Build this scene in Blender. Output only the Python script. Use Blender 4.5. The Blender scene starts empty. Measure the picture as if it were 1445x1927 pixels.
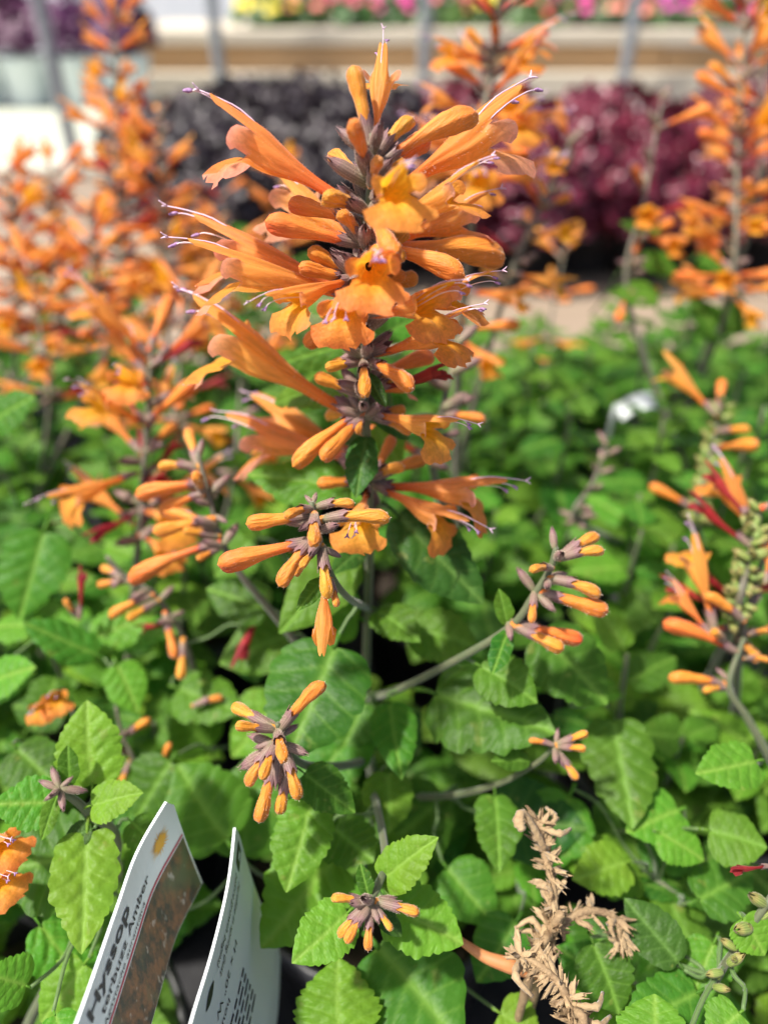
import bpy, bmesh, math, random
import numpy as np
from mathutils import Vector, Matrix, Quaternion

# ------------------------------------------------------------------ camera, world, sun, exposure
SC = bpy.context.scene
COL = SC.collection
W_PX, H_PX, F_PX = 1445.0, 1927.0, 1359.0
PITCH = math.radians(36.0)
CAM_Z = 0.33
CAM = Vector((0.0, 0.0, CAM_Z))
FWD = Vector((0, math.cos(PITCH), -math.sin(PITCH)))
UPV = Vector((0, math.sin(PITCH), math.cos(PITCH)))
RGT = Vector((1, 0, 0))
cam_d = bpy.data.cameras.new("camera")
cam = bpy.data.objects.new("camera", cam_d)
COL.objects.link(cam)
cam.location = CAM
cam.rotation_euler = (math.radians(90) - PITCH, 0, 0)
cam_d.sensor_fit = 'HORIZONTAL'
cam_d.sensor_width = 7.2
cam_d.lens = 7.2 * F_PX / W_PX
cam_d.clip_start = 0.01
cam_d.clip_end = 200
cam_d.dof.use_dof = True
cam_d.dof.focus_distance = 0.126
cam_d.dof.aperture_fstop = 2.1
SC.camera = cam

SUN_EL, SUN_AZ = 62.0, 250.0      # azimuth measured clockwise from +Y: light comes over the camera's left shoulder
el, az = math.radians(SUN_EL), math.radians(SUN_AZ)
sun_vec = Vector((math.sin(az) * math.cos(el), math.cos(az) * math.cos(el), math.sin(el)))
world = bpy.data.worlds.new("World")
SC.world = world
world.use_nodes = True
wn = world.node_tree.nodes
wl = world.node_tree.links
sky = wn.new('ShaderNodeTexSky')
sky.sky_type = 'NISHITA'
sky.sun_disc = False
sky.sun_elevation = el
sky.sun_rotation = az
sky.dust_density = 4.0
sky.air_density = 0.8
wn['Background'].inputs['Strength'].default_value = 0.11
wl.new(sky.outputs[0], wn['Background'].inputs['Color'])
sun_d = bpy.data.lights.new("sun", 'SUN')
sun_d.energy = 4.5
sun_d.angle = math.radians(3.5)
sun_d.color = (1.0, 0.95, 0.87)
sun = bpy.data.objects.new("sun", sun_d)
COL.objects.link(sun)
sun.rotation_euler = (-sun_vec).to_track_quat('-Z', 'Y').to_euler()
sun.location = (-2, -2, 4)
SC.view_settings.view_transform = 'Standard'
SC.view_settings.look = 'None'
SC.view_settings.exposure = 0.68
SC.view_settings.gamma = 1.0
SC.cycles.max_bounces = 8
SC.cycles.transparent_max_bounces = 8

R = random.Random(11)
rad = math.radians

# ------------------------------------------------------------------ helpers
def at(px, py, d):
    return CAM + FWD * d + RGT * (d * (px - W_PX / 2) / F_PX) + UPV * (d * (H_PX / 2 - py) / F_PX)

def project(p):
    q = p - CAM
    d = q.dot(FWD)
    if d < 1e-4:
        return (0, 0, d)
    return (W_PX / 2 + q.x / d * F_PX, H_PX / 2 - q.dot(UPV) / d * F_PX, d)

STEM_D = 0.13
def stem_depth(py):
    v = (H_PX / 2 - py) / F_PX
    h = STEM_D * (math.sin(PITCH) - v * math.cos(PITCH)) / (math.cos(PITCH) + v * math.sin(PITCH))
    return STEM_D * math.cos(PITCH) + h * math.sin(PITCH)

def floor_at(px, py, z=0.0):
    r = at(px, py, 1.0) - CAM
    return CAM + r * ((z - CAM_Z) / r.z)

def mesh_from(name, verts, faces, mats=(), smooth=True, attrs=None, mat_idx=None):
    me = bpy.data.meshes.new(name)
    me.from_pydata([tuple(v) for v in verts], [], [tuple(f) for f in faces])
    for m in mats:
        me.materials.append(m)
    if smooth:
        me.polygons.foreach_set('use_smooth', [True] * len(me.polygons))
    if mat_idx is not None:
        me.polygons.foreach_set('material_index', list(mat_idx))
    for an, vals in (attrs or {}).items():
        vals = np.asarray(vals, dtype=np.float32)
        if vals.ndim == 1:
            a = me.attributes.new(an, 'FLOAT', 'POINT')
            a.data.foreach_set('value', vals)
        else:
            a = me.attributes.new(an, 'FLOAT_COLOR', 'POINT')
            if vals.shape[1] == 3:
                vals = np.concatenate([vals, np.ones((len(vals), 1), np.float32)], 1)
            a.data.foreach_set('color', vals.ravel())
    me.update()
    return me

def obj(name, me, parent=None, mat=None, loc=None):
    o = bpy.data.objects.new(name, me)
    COL.objects.link(o)
    if parent is not None:
        o.parent = parent
    if mat is not None:
        o.matrix_local = mat
    elif loc is not None:
        o.location = loc
    return o

def tag(o, label, cat=None, group=None, kind=None):
    o['label'] = label
    if cat: o['category'] = cat
    if group: o['group'] = group
    if kind: o['kind'] = kind
    return o

def empty(name, loc):
    o = bpy.data.objects.new(name, None)
    o.empty_display_size = 0.01
    COL.objects.link(o)
    o.location = loc
    return o

def sstep(a, b, x):
    t = np.clip((x - a) / (b - a), 0, 1)
    return t * t * (3 - 2 * t)

def catmull(pts, n):
    P = [Vector(p) for p in pts]
    if len(P) < 3:
        return [P[0].lerp(P[-1], i / n) for i in range(n + 1)]
    P = [P[0] * 2 - P[1]] + P + [P[-1] * 2 - P[-2]]
    out = []
    segs = len(P) - 3
    for i in range(n + 1):
        t = i / n * segs
        k = min(int(t), segs - 1)
        t -= k
        a, b, c, d = P[k:k + 4]
        out.append(0.5 * ((2 * b) + (c - a) * t + (2 * a - 5 * b + 4 * c - d) * t * t + (3 * b - a - 3 * c + d) * t ** 3))
    return out

def tube(pts, radii, n=12, sides=8, square=0.0, V=None, Fc=None, knob=None):
    """sweep a ring along smoothed points; appends to V, Fc"""
    V = [] if V is None else V
    Fc = [] if Fc is None else Fc
    path = catmull(pts, n)
    b0 = len(V)
    ref = Vector((0.13, 0.97, 0.21))
    for i, p in enumerate(path):
        tn = (path[min(i + 1, n)] - path[max(i - 1, 0)])
        tn = tn.normalized() if tn.length > 1e-9 else Vector((0, 0, 1))
        a = tn.cross(ref)
        if a.length < 1e-3:
            a = tn.cross(Vector((1, 0, 0)))
        a.normalize()
        b = tn.cross(a)
        r = float(np.interp(i / n, np.linspace(0, 1, len(radii)), radii))
        if knob:
            r *= 1 + knob * max(0, math.sin(i * 2.7)) 
        for k in range(sides):
            th = 2 * math.pi * k / sides
            rr = r * (1 + square * (abs(math.cos(2 * th)) ** 1 - 0.5))
            V.append(p + a * (rr * math.cos(th)) + b * (rr * math.sin(th)))
    for i in range(n):
        for k in range(sides):
            k2 = (k + 1) % sides
            Fc.append((b0 + i * sides + k, b0 + i * sides + k2, b0 + (i + 1) * sides + k2, b0 + (i + 1) * sides + k))
    Fc.append(tuple(b0 + k for k in reversed(range(sides))))
    Fc.append(tuple(b0 + n * sides + k for k in range(sides)))
    return V, Fc

def box_mesh(name, sx, sy, sz, mat, bev=0.0):
    bm = bmesh.new()
    bmesh.ops.create_cube(bm, size=1.0)
    for v in bm.verts:
        v.co = Vector((v.co.x * sx, v.co.y * sy, v.co.z * sz))
    if bev:
        bmesh.ops.bevel(bm, geom=list(bm.edges), offset=bev, segments=2, affect='EDGES', profile=0.6)
    me = bpy.data.meshes.new(name)
    bm.to_mesh(me)
    bm.free()
    me.materials.append(mat)
    return me

def frame(base, tip, up, roll=0.0):
    x = (tip - base).normalized()
    z = up - x * up.dot(x)
    if z.length < 1e-4:
        z = Vector((0.3, -1, 0.2)) - x * Vector((0.3, -1, 0.2)).dot(x)
    z.normalize()
    y = z.cross(x)
    m = Matrix((x, y, z)).transposed()
    if roll:
        m = m @ Matrix.Rotation(rad(roll), 3, 'X')
    return m

def xform(base, rot, sx, sy=None, sz=None):
    sy = sx if sy is None else sy
    sz = sx if sz is None else sz
    return Matrix.Translation(base) @ rot.to_4x4() @ Matrix.Diagonal((sx, sy, sz, 1))

# ------------------------------------------------------------------ materials
def new_mat(name):
    m = bpy.data.materials.new(name)
    m.use_nodes = True
    nt = m.node_tree
    return m, nt, nt.nodes['Principled BSDF'], nt.nodes['Material Output']

def N(nt, t, **kw):
    n = nt.nodes.new(t)
    for k, v in kw.items():
        if k.startswith('_'):
            setattr(n, k[1:], v)
        else:
            n.inputs[k].default_value = v
    return n

def rgb(c):
    return (c[0], c[1], c[2], 1.0)

def mixc(nt, fac, a, b, blend='MIX'):
    n = nt.nodes.new('ShaderNodeMix')
    n.data_type = 'RGBA'
    n.blend_type = blend
    for sock, v in ((n.inputs[0], fac), (n.inputs[6], a), (n.inputs[7], b)):
        if hasattr(v, 'is_linked'):
            nt.links.new(v, sock)
        else:
            sock.default_value = v if isinstance(v, (int, float)) else rgb(v)
    return n.outputs[2]

def mapr(nt, val, a, b, c, d):
    n = nt.nodes.new('ShaderNodeMapRange')
    nt.links.new(val, n.inputs[0])
    for i, v in enumerate((a, b, c, d)):
        n.inputs[i + 1].default_value = v
    return n.outputs[0]

def simple_mat(name, c1, c2=None, scale=40.0, rough=0.6, bump=0.0, bscale=None, spec=0.5, sheen=0.0, stretch=(1, 1, 1), rnd=0.0):
    m, nt, bs, out = new_mat(name)
    tc = N(nt, 'ShaderNodeTexCoord')
    mp = N(nt, 'ShaderNodeMapping')
    mp.inputs['Scale'].default_value = stretch
    nt.links.new(tc.outputs['Object'], mp.inputs[0])
    no = N(nt, 'ShaderNodeTexNoise', Scale=scale, Detail=5.0, Roughness=0.6)
    nt.links.new(mp.outputs[0], no.inputs['Vector'])
    col = mixc(nt, mapr(nt, no.outputs['Fac'], .3, .7, 0, 1), c1, c2 or c1)
    if rnd:
        oi = N(nt, 'ShaderNodeObjectInfo')
        hs = N(nt, 'ShaderNodeHueSaturation')
        nt.links.new(mapr(nt, oi.outputs['Random'], 0, 1, 1 - rnd, 1 + rnd), hs.inputs['Value'])
        nt.links.new(col, hs.inputs['Color'])
        col = hs.outputs[0]
    nt.links.new(col, bs.inputs['Base Color'])
    bs.inputs['Roughness'].default_value = rough
    bs.inputs['Specular IOR Level'].default_value = spec
    if sheen:
        bs.inputs['Sheen Weight'].default_value = sheen
        bs.inputs['Sheen Roughness'].default_value = 0.4
    if bump:
        nb = N(nt, 'ShaderNodeTexNoise', Scale=bscale or scale * 4, Detail=4.0)
        nt.links.new(mp.outputs[0], nb.inputs['Vector'])
        bp = N(nt, 'ShaderNodeBump', Strength=bump, Distance=0.001)
        nt.links.new(nb.outputs['Fac'], bp.inputs['Height'])
        nt.links.new(bp.outputs[0], bs.inputs['Normal'])
    return m

def leaf_mat(name, dark, light, vein, trans_col, trans=0.34, spec=0.16, rough=0.46, under=(.16, .27, .11)):
    m, nt, bs, out = new_mat(name)
    tc = N(nt, 'ShaderNodeTexCoord')
    oi = N(nt, 'ShaderNodeObjectInfo')
    at_ = N(nt, 'ShaderNodeAttribute', _attribute_name='vein')
    no = N(nt, 'ShaderNodeTexNoise', Scale=140.0, Detail=4.0, Roughness=0.6)
    nt.links.new(tc.outputs['Object'], no.inputs['Vector'])
    c = mixc(nt, oi.outputs['Random'], dark, light)
    hs = N(nt, 'ShaderNodeHueSaturation')
    nt.links.new(mapr(nt, no.outputs['Fac'], .3, .7, .82, 1.18), hs.inputs['Value'])
    sep = N(nt, 'ShaderNodeMath', _operation='MULTIPLY')
    sep.inputs[1].default_value = 7.31
    nt.links.new(oi.outputs['Random'], sep.inputs[0])
    fr = N(nt, 'ShaderNodeMath', _operation='FRACT')
    nt.links.new(sep.outputs[0], fr.inputs[0])
    nt.links.new(mapr(nt, fr.outputs[0], 0, 1, .464, .516), hs.inputs['Hue'])
    nt.links.new(c, hs.inputs['Color'])
    vadd = N(nt, 'ShaderNodeVectorMath', _operation='ADD')
    nt.links.new(tc.outputs['Object'], vadd.inputs[0]); nt.links.new(oi.outputs['Random'], vadd.inputs[1])
    sp = N(nt, 'ShaderNodeTexNoise', Scale=210.0, Detail=2.0)
    nt.links.new(vadd.outputs[0], sp.inputs['Vector'])
    base_c = mixc(nt, mapr(nt, sp.outputs['Fac'], .66, .74, 0, .55), hs.outputs[0], (.20, .22, .05))
    pl = N(nt, 'ShaderNodeTexNoise', Scale=60.0, Detail=2.0)
    nt.links.new(vadd.outputs[0], pl.inputs['Vector'])
    base_c = mixc(nt, mapr(nt, pl.outputs['Fac'], .48, .70, 0, .4), base_c, light)
    cv = mixc(nt, at_.outputs['Fac'], base_c, vein)
    geo = N(nt, 'ShaderNodeNewGeometry')
    cu = mixc(nt, geo.outputs['Backfacing'], cv, mixc(nt, 0.65, cv, under))
    nt.links.new(cu, bs.inputs['Base Color'])
    bs.inputs['Roughness'].default_value = rough
    bs.inputs['Specular IOR Level'].default_value = spec
    bs.inputs['Sheen Weight'].default_value = 0.0
    vo = N(nt, 'ShaderNodeTexVoronoi', Scale=900.0)
    nt.links.new(tc.outputs['Object'], vo.inputs['Vector'])
    bp = N(nt, 'ShaderNodeBump', Strength=0.22, Distance=0.0004)
    nt.links.new(vo.outputs['Distance'], bp.inputs['Height'])
    nt.links.new(bp.outputs[0], bs.inputs['Normal'])
    tr = N(nt, 'ShaderNodeBsdfTranslucent')
    tcx = mixc(nt, 0.6, cv, trans_col)
    nt.links.new(tcx, tr.inputs['Color'])
    mx = N(nt, 'ShaderNodeMixShader')
    mx.inputs[0].default_value = trans
    nt.links.new(bs.outputs[0], mx.inputs[1])
    nt.links.new(tr.outputs[0], mx.inputs[2])
    nt.links.new(mx.outputs[0], out.inputs['Surface'])
    return m

def petal_mat(name, trans=0.5, sheen=0.22, bump=0.55):
    m, nt, bs, out = new_mat(name)
    tc = N(nt, 'ShaderNodeTexCoord')
    oi = N(nt, 'ShaderNodeObjectInfo')
    a = N(nt, 'ShaderNodeAttribute', _attribute_name='Col')
    b = N(nt, 'ShaderNodeAttribute', _attribute_name='ColIn')
    geo = N(nt, 'ShaderNodeNewGeometry')
    c = mixc(nt, geo.outputs['Backfacing'], a.outputs['Color'], b.outputs['Color'])
    mp = N(nt, 'ShaderNodeMapping')
    mp.inputs['Scale'].default_value = (0.09, 1, 1)
    nt.links.new(tc.outputs['Object'], mp.inputs[0])
    no = N(nt, 'ShaderNodeTexNoise', Scale=1050.0, Detail=4.0, Roughness=0.6, Distortion=0.6)
    nt.links.new(mp.outputs[0], no.inputs['Vector'])
    hs = N(nt, 'ShaderNodeHueSaturation')
    nt.links.new(c, hs.inputs['Color'])
    nt.links.new(mapr(nt, no.outputs['Fac'], 0.3, .7, .76, 1.14), hs.inputs['Value'])
    nt.links.new(mapr(nt, oi.outputs['Random'], 0, 1, .489, .507), hs.inputs['Hue'])
    nt.links.new(hs.outputs[0], bs.inputs['Base Color'])
    bs.inputs['Roughness'].default_value = 0.52
    bs.inputs['Specular IOR Level'].default_value = 0.35
    bs.inputs['Sheen Weight'].default_value = sheen
    bs.inputs['Sheen Roughness'].default_value = 0.35
    bs.inputs['Sheen Tint'].default_value = (1, .85, .7, 1)
    bp = N(nt, 'ShaderNodeBump', Strength=bump, Distance=0.0005)
    nt.links.new(no.outputs['Fac'], bp.inputs['Height'])
    nt.links.new(bp.outputs[0], bs.inputs['Normal'])
    tr = N(nt, 'ShaderNodeBsdfTranslucent')
    nt.links.new(hs.outputs[0], tr.inputs['Color'])
    mx = N(nt, 'ShaderNodeMixShader')
    mx.inputs[0].default_value = trans
    nt.links.new(bs.outputs[0], mx.inputs[1])
    nt.links.new(tr.outputs[0], mx.inputs[2])
    nt.links.new(mx.outputs[0], out.inputs['Surface'])
    return m

M = {}
M['leaf'] = leaf_mat('leaf_green', (.022, .098, .011), (.072, .200, .018), (.17, .33, .05), (.24, .50, .01))
M['leaf_young'] = leaf_mat('leaf_young', (.072, .215, .018), (.112, .285, .024), (.22, .38, .06), (.30, .54, .01))
M['leaf_deep'] = leaf_mat('leaf_deep', (.016, .062, .010), (.030, .095, .013), (.10, .20, .04), (.12, .30, .02), trans=.2)
M['petal'] = petal_mat('petal_orange')
M['bud'] = petal_mat('bud_orange', trans=0.12, sheen=0.35, bump=1.0)
M['calyx'] = petal_mat('calyx_purple', trans=0.08, sheen=0.25, bump=0.35)
M['stem'] = simple_mat('stem_green', (.075, .105, .045), (.12, .125, .065), scale=300, rough=.6, sheen=.35)
M['petiole'] = simple_mat('petiole_green', (.07, .14, .03), (.10, .16, .05), scale=300, rough=.6, sheen=.2)
M['stem_purple'] = simple_mat('stem_purple', (.11, .095, .070), (.13, .125, .075), scale=300, rough=.6, sheen=.35)
M['filament'] = simple_mat('filament_lilac', (.66, .44, .58), (.76, .60, .70), scale=200, rough=.4)
M['filament_white'] = simple_mat('filament_cream', (.72, .55, .56), (.78, .64, .66), scale=200, rough=.4)
M['fuzz'] = simple_mat('fine_hair', (.80, .62, .50), (.85, .72, .62), rough=.5)
M['anther'] = simple_mat('anther_purple', (.22, .10, .26), (.42, .25, .42), scale=900, rough=.6)
M['soil'] = simple_mat('potting_soil', (.018, .012, .008), (.05, .035, .022), scale=120, rough=.95, bump=.8)
M['pot'] = simple_mat('black_pot', (.012, .012, .014), (.02, .02, .022), scale=60, rough=.45)
M['mat'] = simple_mat('weed_mat', (.010, .010, .012), (.022, .022, .024), scale=200, rough=.8, bump=.3)
M['dry'] = simple_mat('dry_tan', (.27, .18, .09), (.42, .30, .165), scale=260, rough=.8, bump=.4, sheen=.2)
M['dry_dark'] = simple_mat('dry_brown', (.20, .125, .065), (.40, .28, .15), scale=400, rough=.85, bump=.4)
M['tag'] = simple_mat('tag_white', (.70, .76, .75), (.74, .79, .78), scale=60, rough=.35)
M['ink'] = simple_mat('ink_black', (.02, .02, .022), rough=.5)
M['red_ink'] = simple_mat('ink_red', (.45, .06, .09), rough=.5)
M['sun_ink'] = simple_mat('ink_amber', (.80, .42, .03), rough=.5)
M['wood'] = simple_mat('wood_beige', (.23, .175, .125), (.31, .24, .175), scale=8, rough=.7, stretch=(1, 12, 12), rnd=.12)
M['wood_tan'] = simple_mat('wood_tan', (.40, .25, .12), (.55, .36, .19), scale=6, rough=.7, stretch=(.6, 10, 10), rnd=.15)
M['wood_cream'] = simple_mat('wood_cream', (.56, .49, .37), (.64, .58, .47), scale=6, rough=.6, stretch=(.6, 10, 10), rnd=.1)
M['cream'] = simple_mat('table_cream', (.52, .55, .44), (.58, .60, .49), scale=5, rough=.45)
M['steel'] = simple_mat('galvanised_steel', (.20, .22, .24), (.30, .32, .34), scale=12, rough=.4)
M['white'] = simple_mat('white_plastic', (.62, .70, .72), (.72, .78, .80), scale=20, rough=.4)
M['wallp'] = simple_mat('pale_panel', (.66, .70, .74), (.78, .80, .82), scale=2, rough=.5, stretch=(4, 4, 1))
M['gravel'] = simple_mat('concrete_floor', (.26, .25, .23), (.36, .34, .31), scale=6, rough=.9, bump=.3)
def foliage_mat(name, a, b, trans=.15, rough=.45, spec=.5):
    return leaf_mat(name, a, b, b, b, trans=trans, rough=rough, spec=spec, under=a)
M['heuchera_dark'] = foliage_mat('leaf_black_purple', (.016, .011, .016), (.040, .027, .033))
M['heuchera_red'] = foliage_mat('leaf_burgundy', (.090, .009, .018), (.195, .024, .036), rough=.30)
M['coleus_purple'] = foliage_mat('leaf_violet', (.075, .015, .06), (.15, .04, .11))
M['far_green'] = foliage_mat('leaf_far_green', (.03, .09, .02), (.07, .16, .03))

def print_mat():
    m, nt, bs, out = new_mat('tag_flower_print')
    tc = N(nt, 'ShaderNodeTexCoord')
    mp = N(nt, 'ShaderNodeMapping')
    mp.inputs['Scale'].default_value = (1, 1, .45)
    nt.links.new(tc.outputs['Object'], mp.inputs[0])
    n1 = N(nt, 'ShaderNodeTexNoise', Scale=420.0, Detail=6.0, Roughness=.7)
    n2 = N(nt, 'ShaderNodeTexNoise', Scale=130.0, Detail=3.0)
    nt.links.new(mp.outputs[0], n1.inputs['Vector'])
    nt.links.new(mp.outputs[0], n2.inputs['Vector'])
    c = mixc(nt, mapr(nt, n1.outputs['Fac'], .42, .6, 0, 1), (.05, .05, .035), (.22, .11, .05))
    c = mixc(nt, mapr(nt, n2.outputs['Fac'], .52, .66, 0, 1), c, (.10, .12, .06))
    n3 = N(nt, 'ShaderNodeTexNoise', Scale=600.0, Detail=2.0)
    nt.links.new(mp.outputs[0], n3.inputs['Vector'])
    c = mixc(nt, mapr(nt, n3.outputs['Fac'], .62, .7, 0, .7), c, (.45, .42, .38))
    nt.links.new(c, bs.inputs['Base Color'])
    bs.inputs['Roughness'].default_value = .35
    return m
M['print'] = print_mat()

# ------------------------------------------------------------------ leaf meshes
def leaf_mesh(name, mat, seed, L=0.025, ratio=.64, teeth=8, tooth=.12, broad=.33, fold=.10, droop=.12, quilt=.022,
              petiole=.14, nu=80, nv=11, wave=.03, pet_mat=None):
    rng = np.random.default_rng(seed)
    wmax = L * ratio / 2
    us = np.linspace(0, 1, nu + 1)
    b = .86
    a = b * broad / (1 - broad)
    prof = us ** a * (1 - us) ** b
    prof = prof / prof.max()
    prof[0] = .02
    ph = rng.uniform(0, 1)
    side_w = []
    for s in (-1, 1):
        kn = rng.normal(0, .05, 7)
        jit = np.interp(us, np.linspace(0, 1, 7), kn)
        warp = us + .42 / teeth * np.interp(us, np.linspace(0, 1, 9), rng.uniform(-1, 1, 9))
        k = (warp * teeth + ph + .25 * s) % 1.0
        saw = np.where(k < .72, (k / .72) ** .55, ((1 - k) / .28) ** .8)
        amp = tooth * np.interp(us, np.linspace(0, 1, 12), rng.uniform(.45, 1.25, 12))
        tw = (saw - .6) * amp * np.interp(us, [0, .06, .16, .6, .9, 1], [0, .3, 1, .9, .5, 0])
        side_w.append(prof * (1 + jit) + tw * np.minimum(1, prof * 1.8))
    vs = np.linspace(-1, 1, 2 * nv + 1)
    V, vein = [], []
    nveins = 4.3
    offs = rng.uniform(0, .8)
    tw1, tw2 = rng.uniform(-1, 1, 2)
    hp = rng.uniform(0, 6, 4)
    for i, u in enumerate(us):
        for v in vs:
            s = 0 if v < 0 else 1
            wv = max(side_w[s][i], .004) * wmax
            av = abs(v)
            x = L * u + av * wv * .30 * (1 - u) - .20 * L * av * prof[i] * (1 - u) ** 3.5
            y = v * wv
            ay = abs(y)
            q = (x - .78 * ay + .22 * ay * ay / wmax) / L * (nveins + 1) + offs + .12 * s
            dq = q - round(q)
            lat = math.exp(-(dq / .075) ** 2) * float(sstep(.01, .10, av)) * (1 if u < .95 else 0)
            cell = 1 - (1 - min(1, abs(dq) * 2.2)) ** 2
            # tertiary veins run across between the laterals
            q3 = (x * .75 + ay) / L * 15 + 1.3 * math.sin(q * 6.28)
            d3 = q3 - round(q3)
            ter = math.exp(-(d3 / .16) ** 2) * float(sstep(.08, .2, av))
            mid = math.exp(-(y / (.030 * L)) ** 2)
            pr = prof[i] ** .5
            z = quilt * L * (cell - .6) * float(sstep(.03, .3, av)) * (1 - .35 * av) * pr
            z -= quilt * .30 * L * ter * pr * (1 - .6 * lat)
            z += quilt * .35 * L * math.sin(x / L * 31 + hp[0]) * math.sin(y / L * 37 + hp[1]) * pr
            z -= .018 * L * mid
            z += fold * av * wv * 1.4 - .14 * wv * av ** 3
            z -= droop * L * u ** 2
            z += wave * L * math.sin(u * 8 + tw1 * 3 + (2 if v > 0 else 0)) * av ** 2 * prof[i]
            z += tw2 * .10 * v * wv * u
            V.append((x + petiole * L, y + .02 * L * math.sin(u * 3 + tw1 * 2) * u, z))
            vein.append(min(1, .80 * mid + .36 * lat * (1 - .4 * av) + .10 * ter))
    nc = len(vs)
    Fc = [(i * nc + j, (i + 1) * nc + j, (i + 1) * nc + j + 1, i * nc + j + 1) for i in range(nu) for j in range(nc - 1)]
    r = .020 * L
    pv, pf = tube([(-.0012, 0, -.04 * L), (petiole * L * .5, 0, .01 * L), (petiole * L + .02 * L, 0, -.016 * L)], [r * 1.1, r, r * .7], n=5, sides=6)
    b0 = len(V)
    V = V + [tuple(p) for p in pv]
    Fc = Fc + [tuple(k + b0 for k in f) for f in pf]
    vein = vein + [.25] * len(pv)
    return mesh_from(name, V, Fc, [mat], attrs={'vein': vein})

LEAF = {}
rv = random.Random(4)
for k in range(11):
    LEAF['broad%d' % k] = leaf_mesh('leaf_broad', M['leaf'], 100 + k, ratio=rv.uniform(.62, .82), teeth=rv.choice((6, 7, 8, 9, 10)), tooth=rv.uniform(.11, .18), broad=rv.uniform(.27, .37),
                                    fold=rv.uniform(-.04, .22) if k > 4 else rv.uniform(.02, .14), droop=rv.uniform(-.06, .34) if k > 4 else rv.uniform(.06, .22), quilt=rv.uniform(.012, .028), wave=rv.uniform(.01, .08) if k > 4 else .03)
for k in range(3):
    LEAF['young%d' % k] = leaf_mesh('leaf_young', M['leaf_young'], 120 + k, ratio=.66 + .05 * k, teeth=8 + k, tooth=.135, quilt=.021, broad=.30, droop=.08 + .05 * k)
for k in range(2):
    LEAF['deep%d' % k] = leaf_mesh('leaf_deep', M['leaf_deep'], 130 + k, ratio=.62, teeth=9, tooth=.09, broad=.37, quilt=.014, droop=.10)
for k in range(2):
    LEAF['narrow%d' % k] = leaf_mesh('leaf_narrow', M['leaf_deep'] if k else M['leaf'], 140 + k, ratio=.46, teeth=5, tooth=.012, broad=.46, quilt=.010, fold=.2, droop=.08, petiole=.06)
for k in range(2):
    LEAF['crinkle%d' % k] = leaf_mesh('leaf_crinkled', M['leaf_young'], 150 + k, ratio=.82, teeth=9, tooth=.16, quilt=.036, broad=.33, droop=.12, fold=.0, wave=.05)
for k in range(3):
    LEAF['far%d' % k] = leaf_mesh('leaf_plain', M['leaf'], 160 + k, ratio=.72 + .05 * k, teeth=8, broad=.30, nu=44, nv=5, droop=.10 + .07 * k, fold=.08)
LEAF_LEN = 0.025 * 1.14

# ------------------------------------------------------------------ flower meshes
def lerp3(a, b, t):
    return np.asarray(a)[None, :] * (1 - t[:, None]) + np.asarray(b)[None, :] * t[:, None]

C_BASE, C_TUBE, C_THROAT, C_LIP = (.87, .21, .032), (.93, .37, .080), (.94, .45, .095), (.91, .41, .27)
C_IN, C_INDEEP = (.95, .48, .030), (.90, .40, .018)

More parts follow.
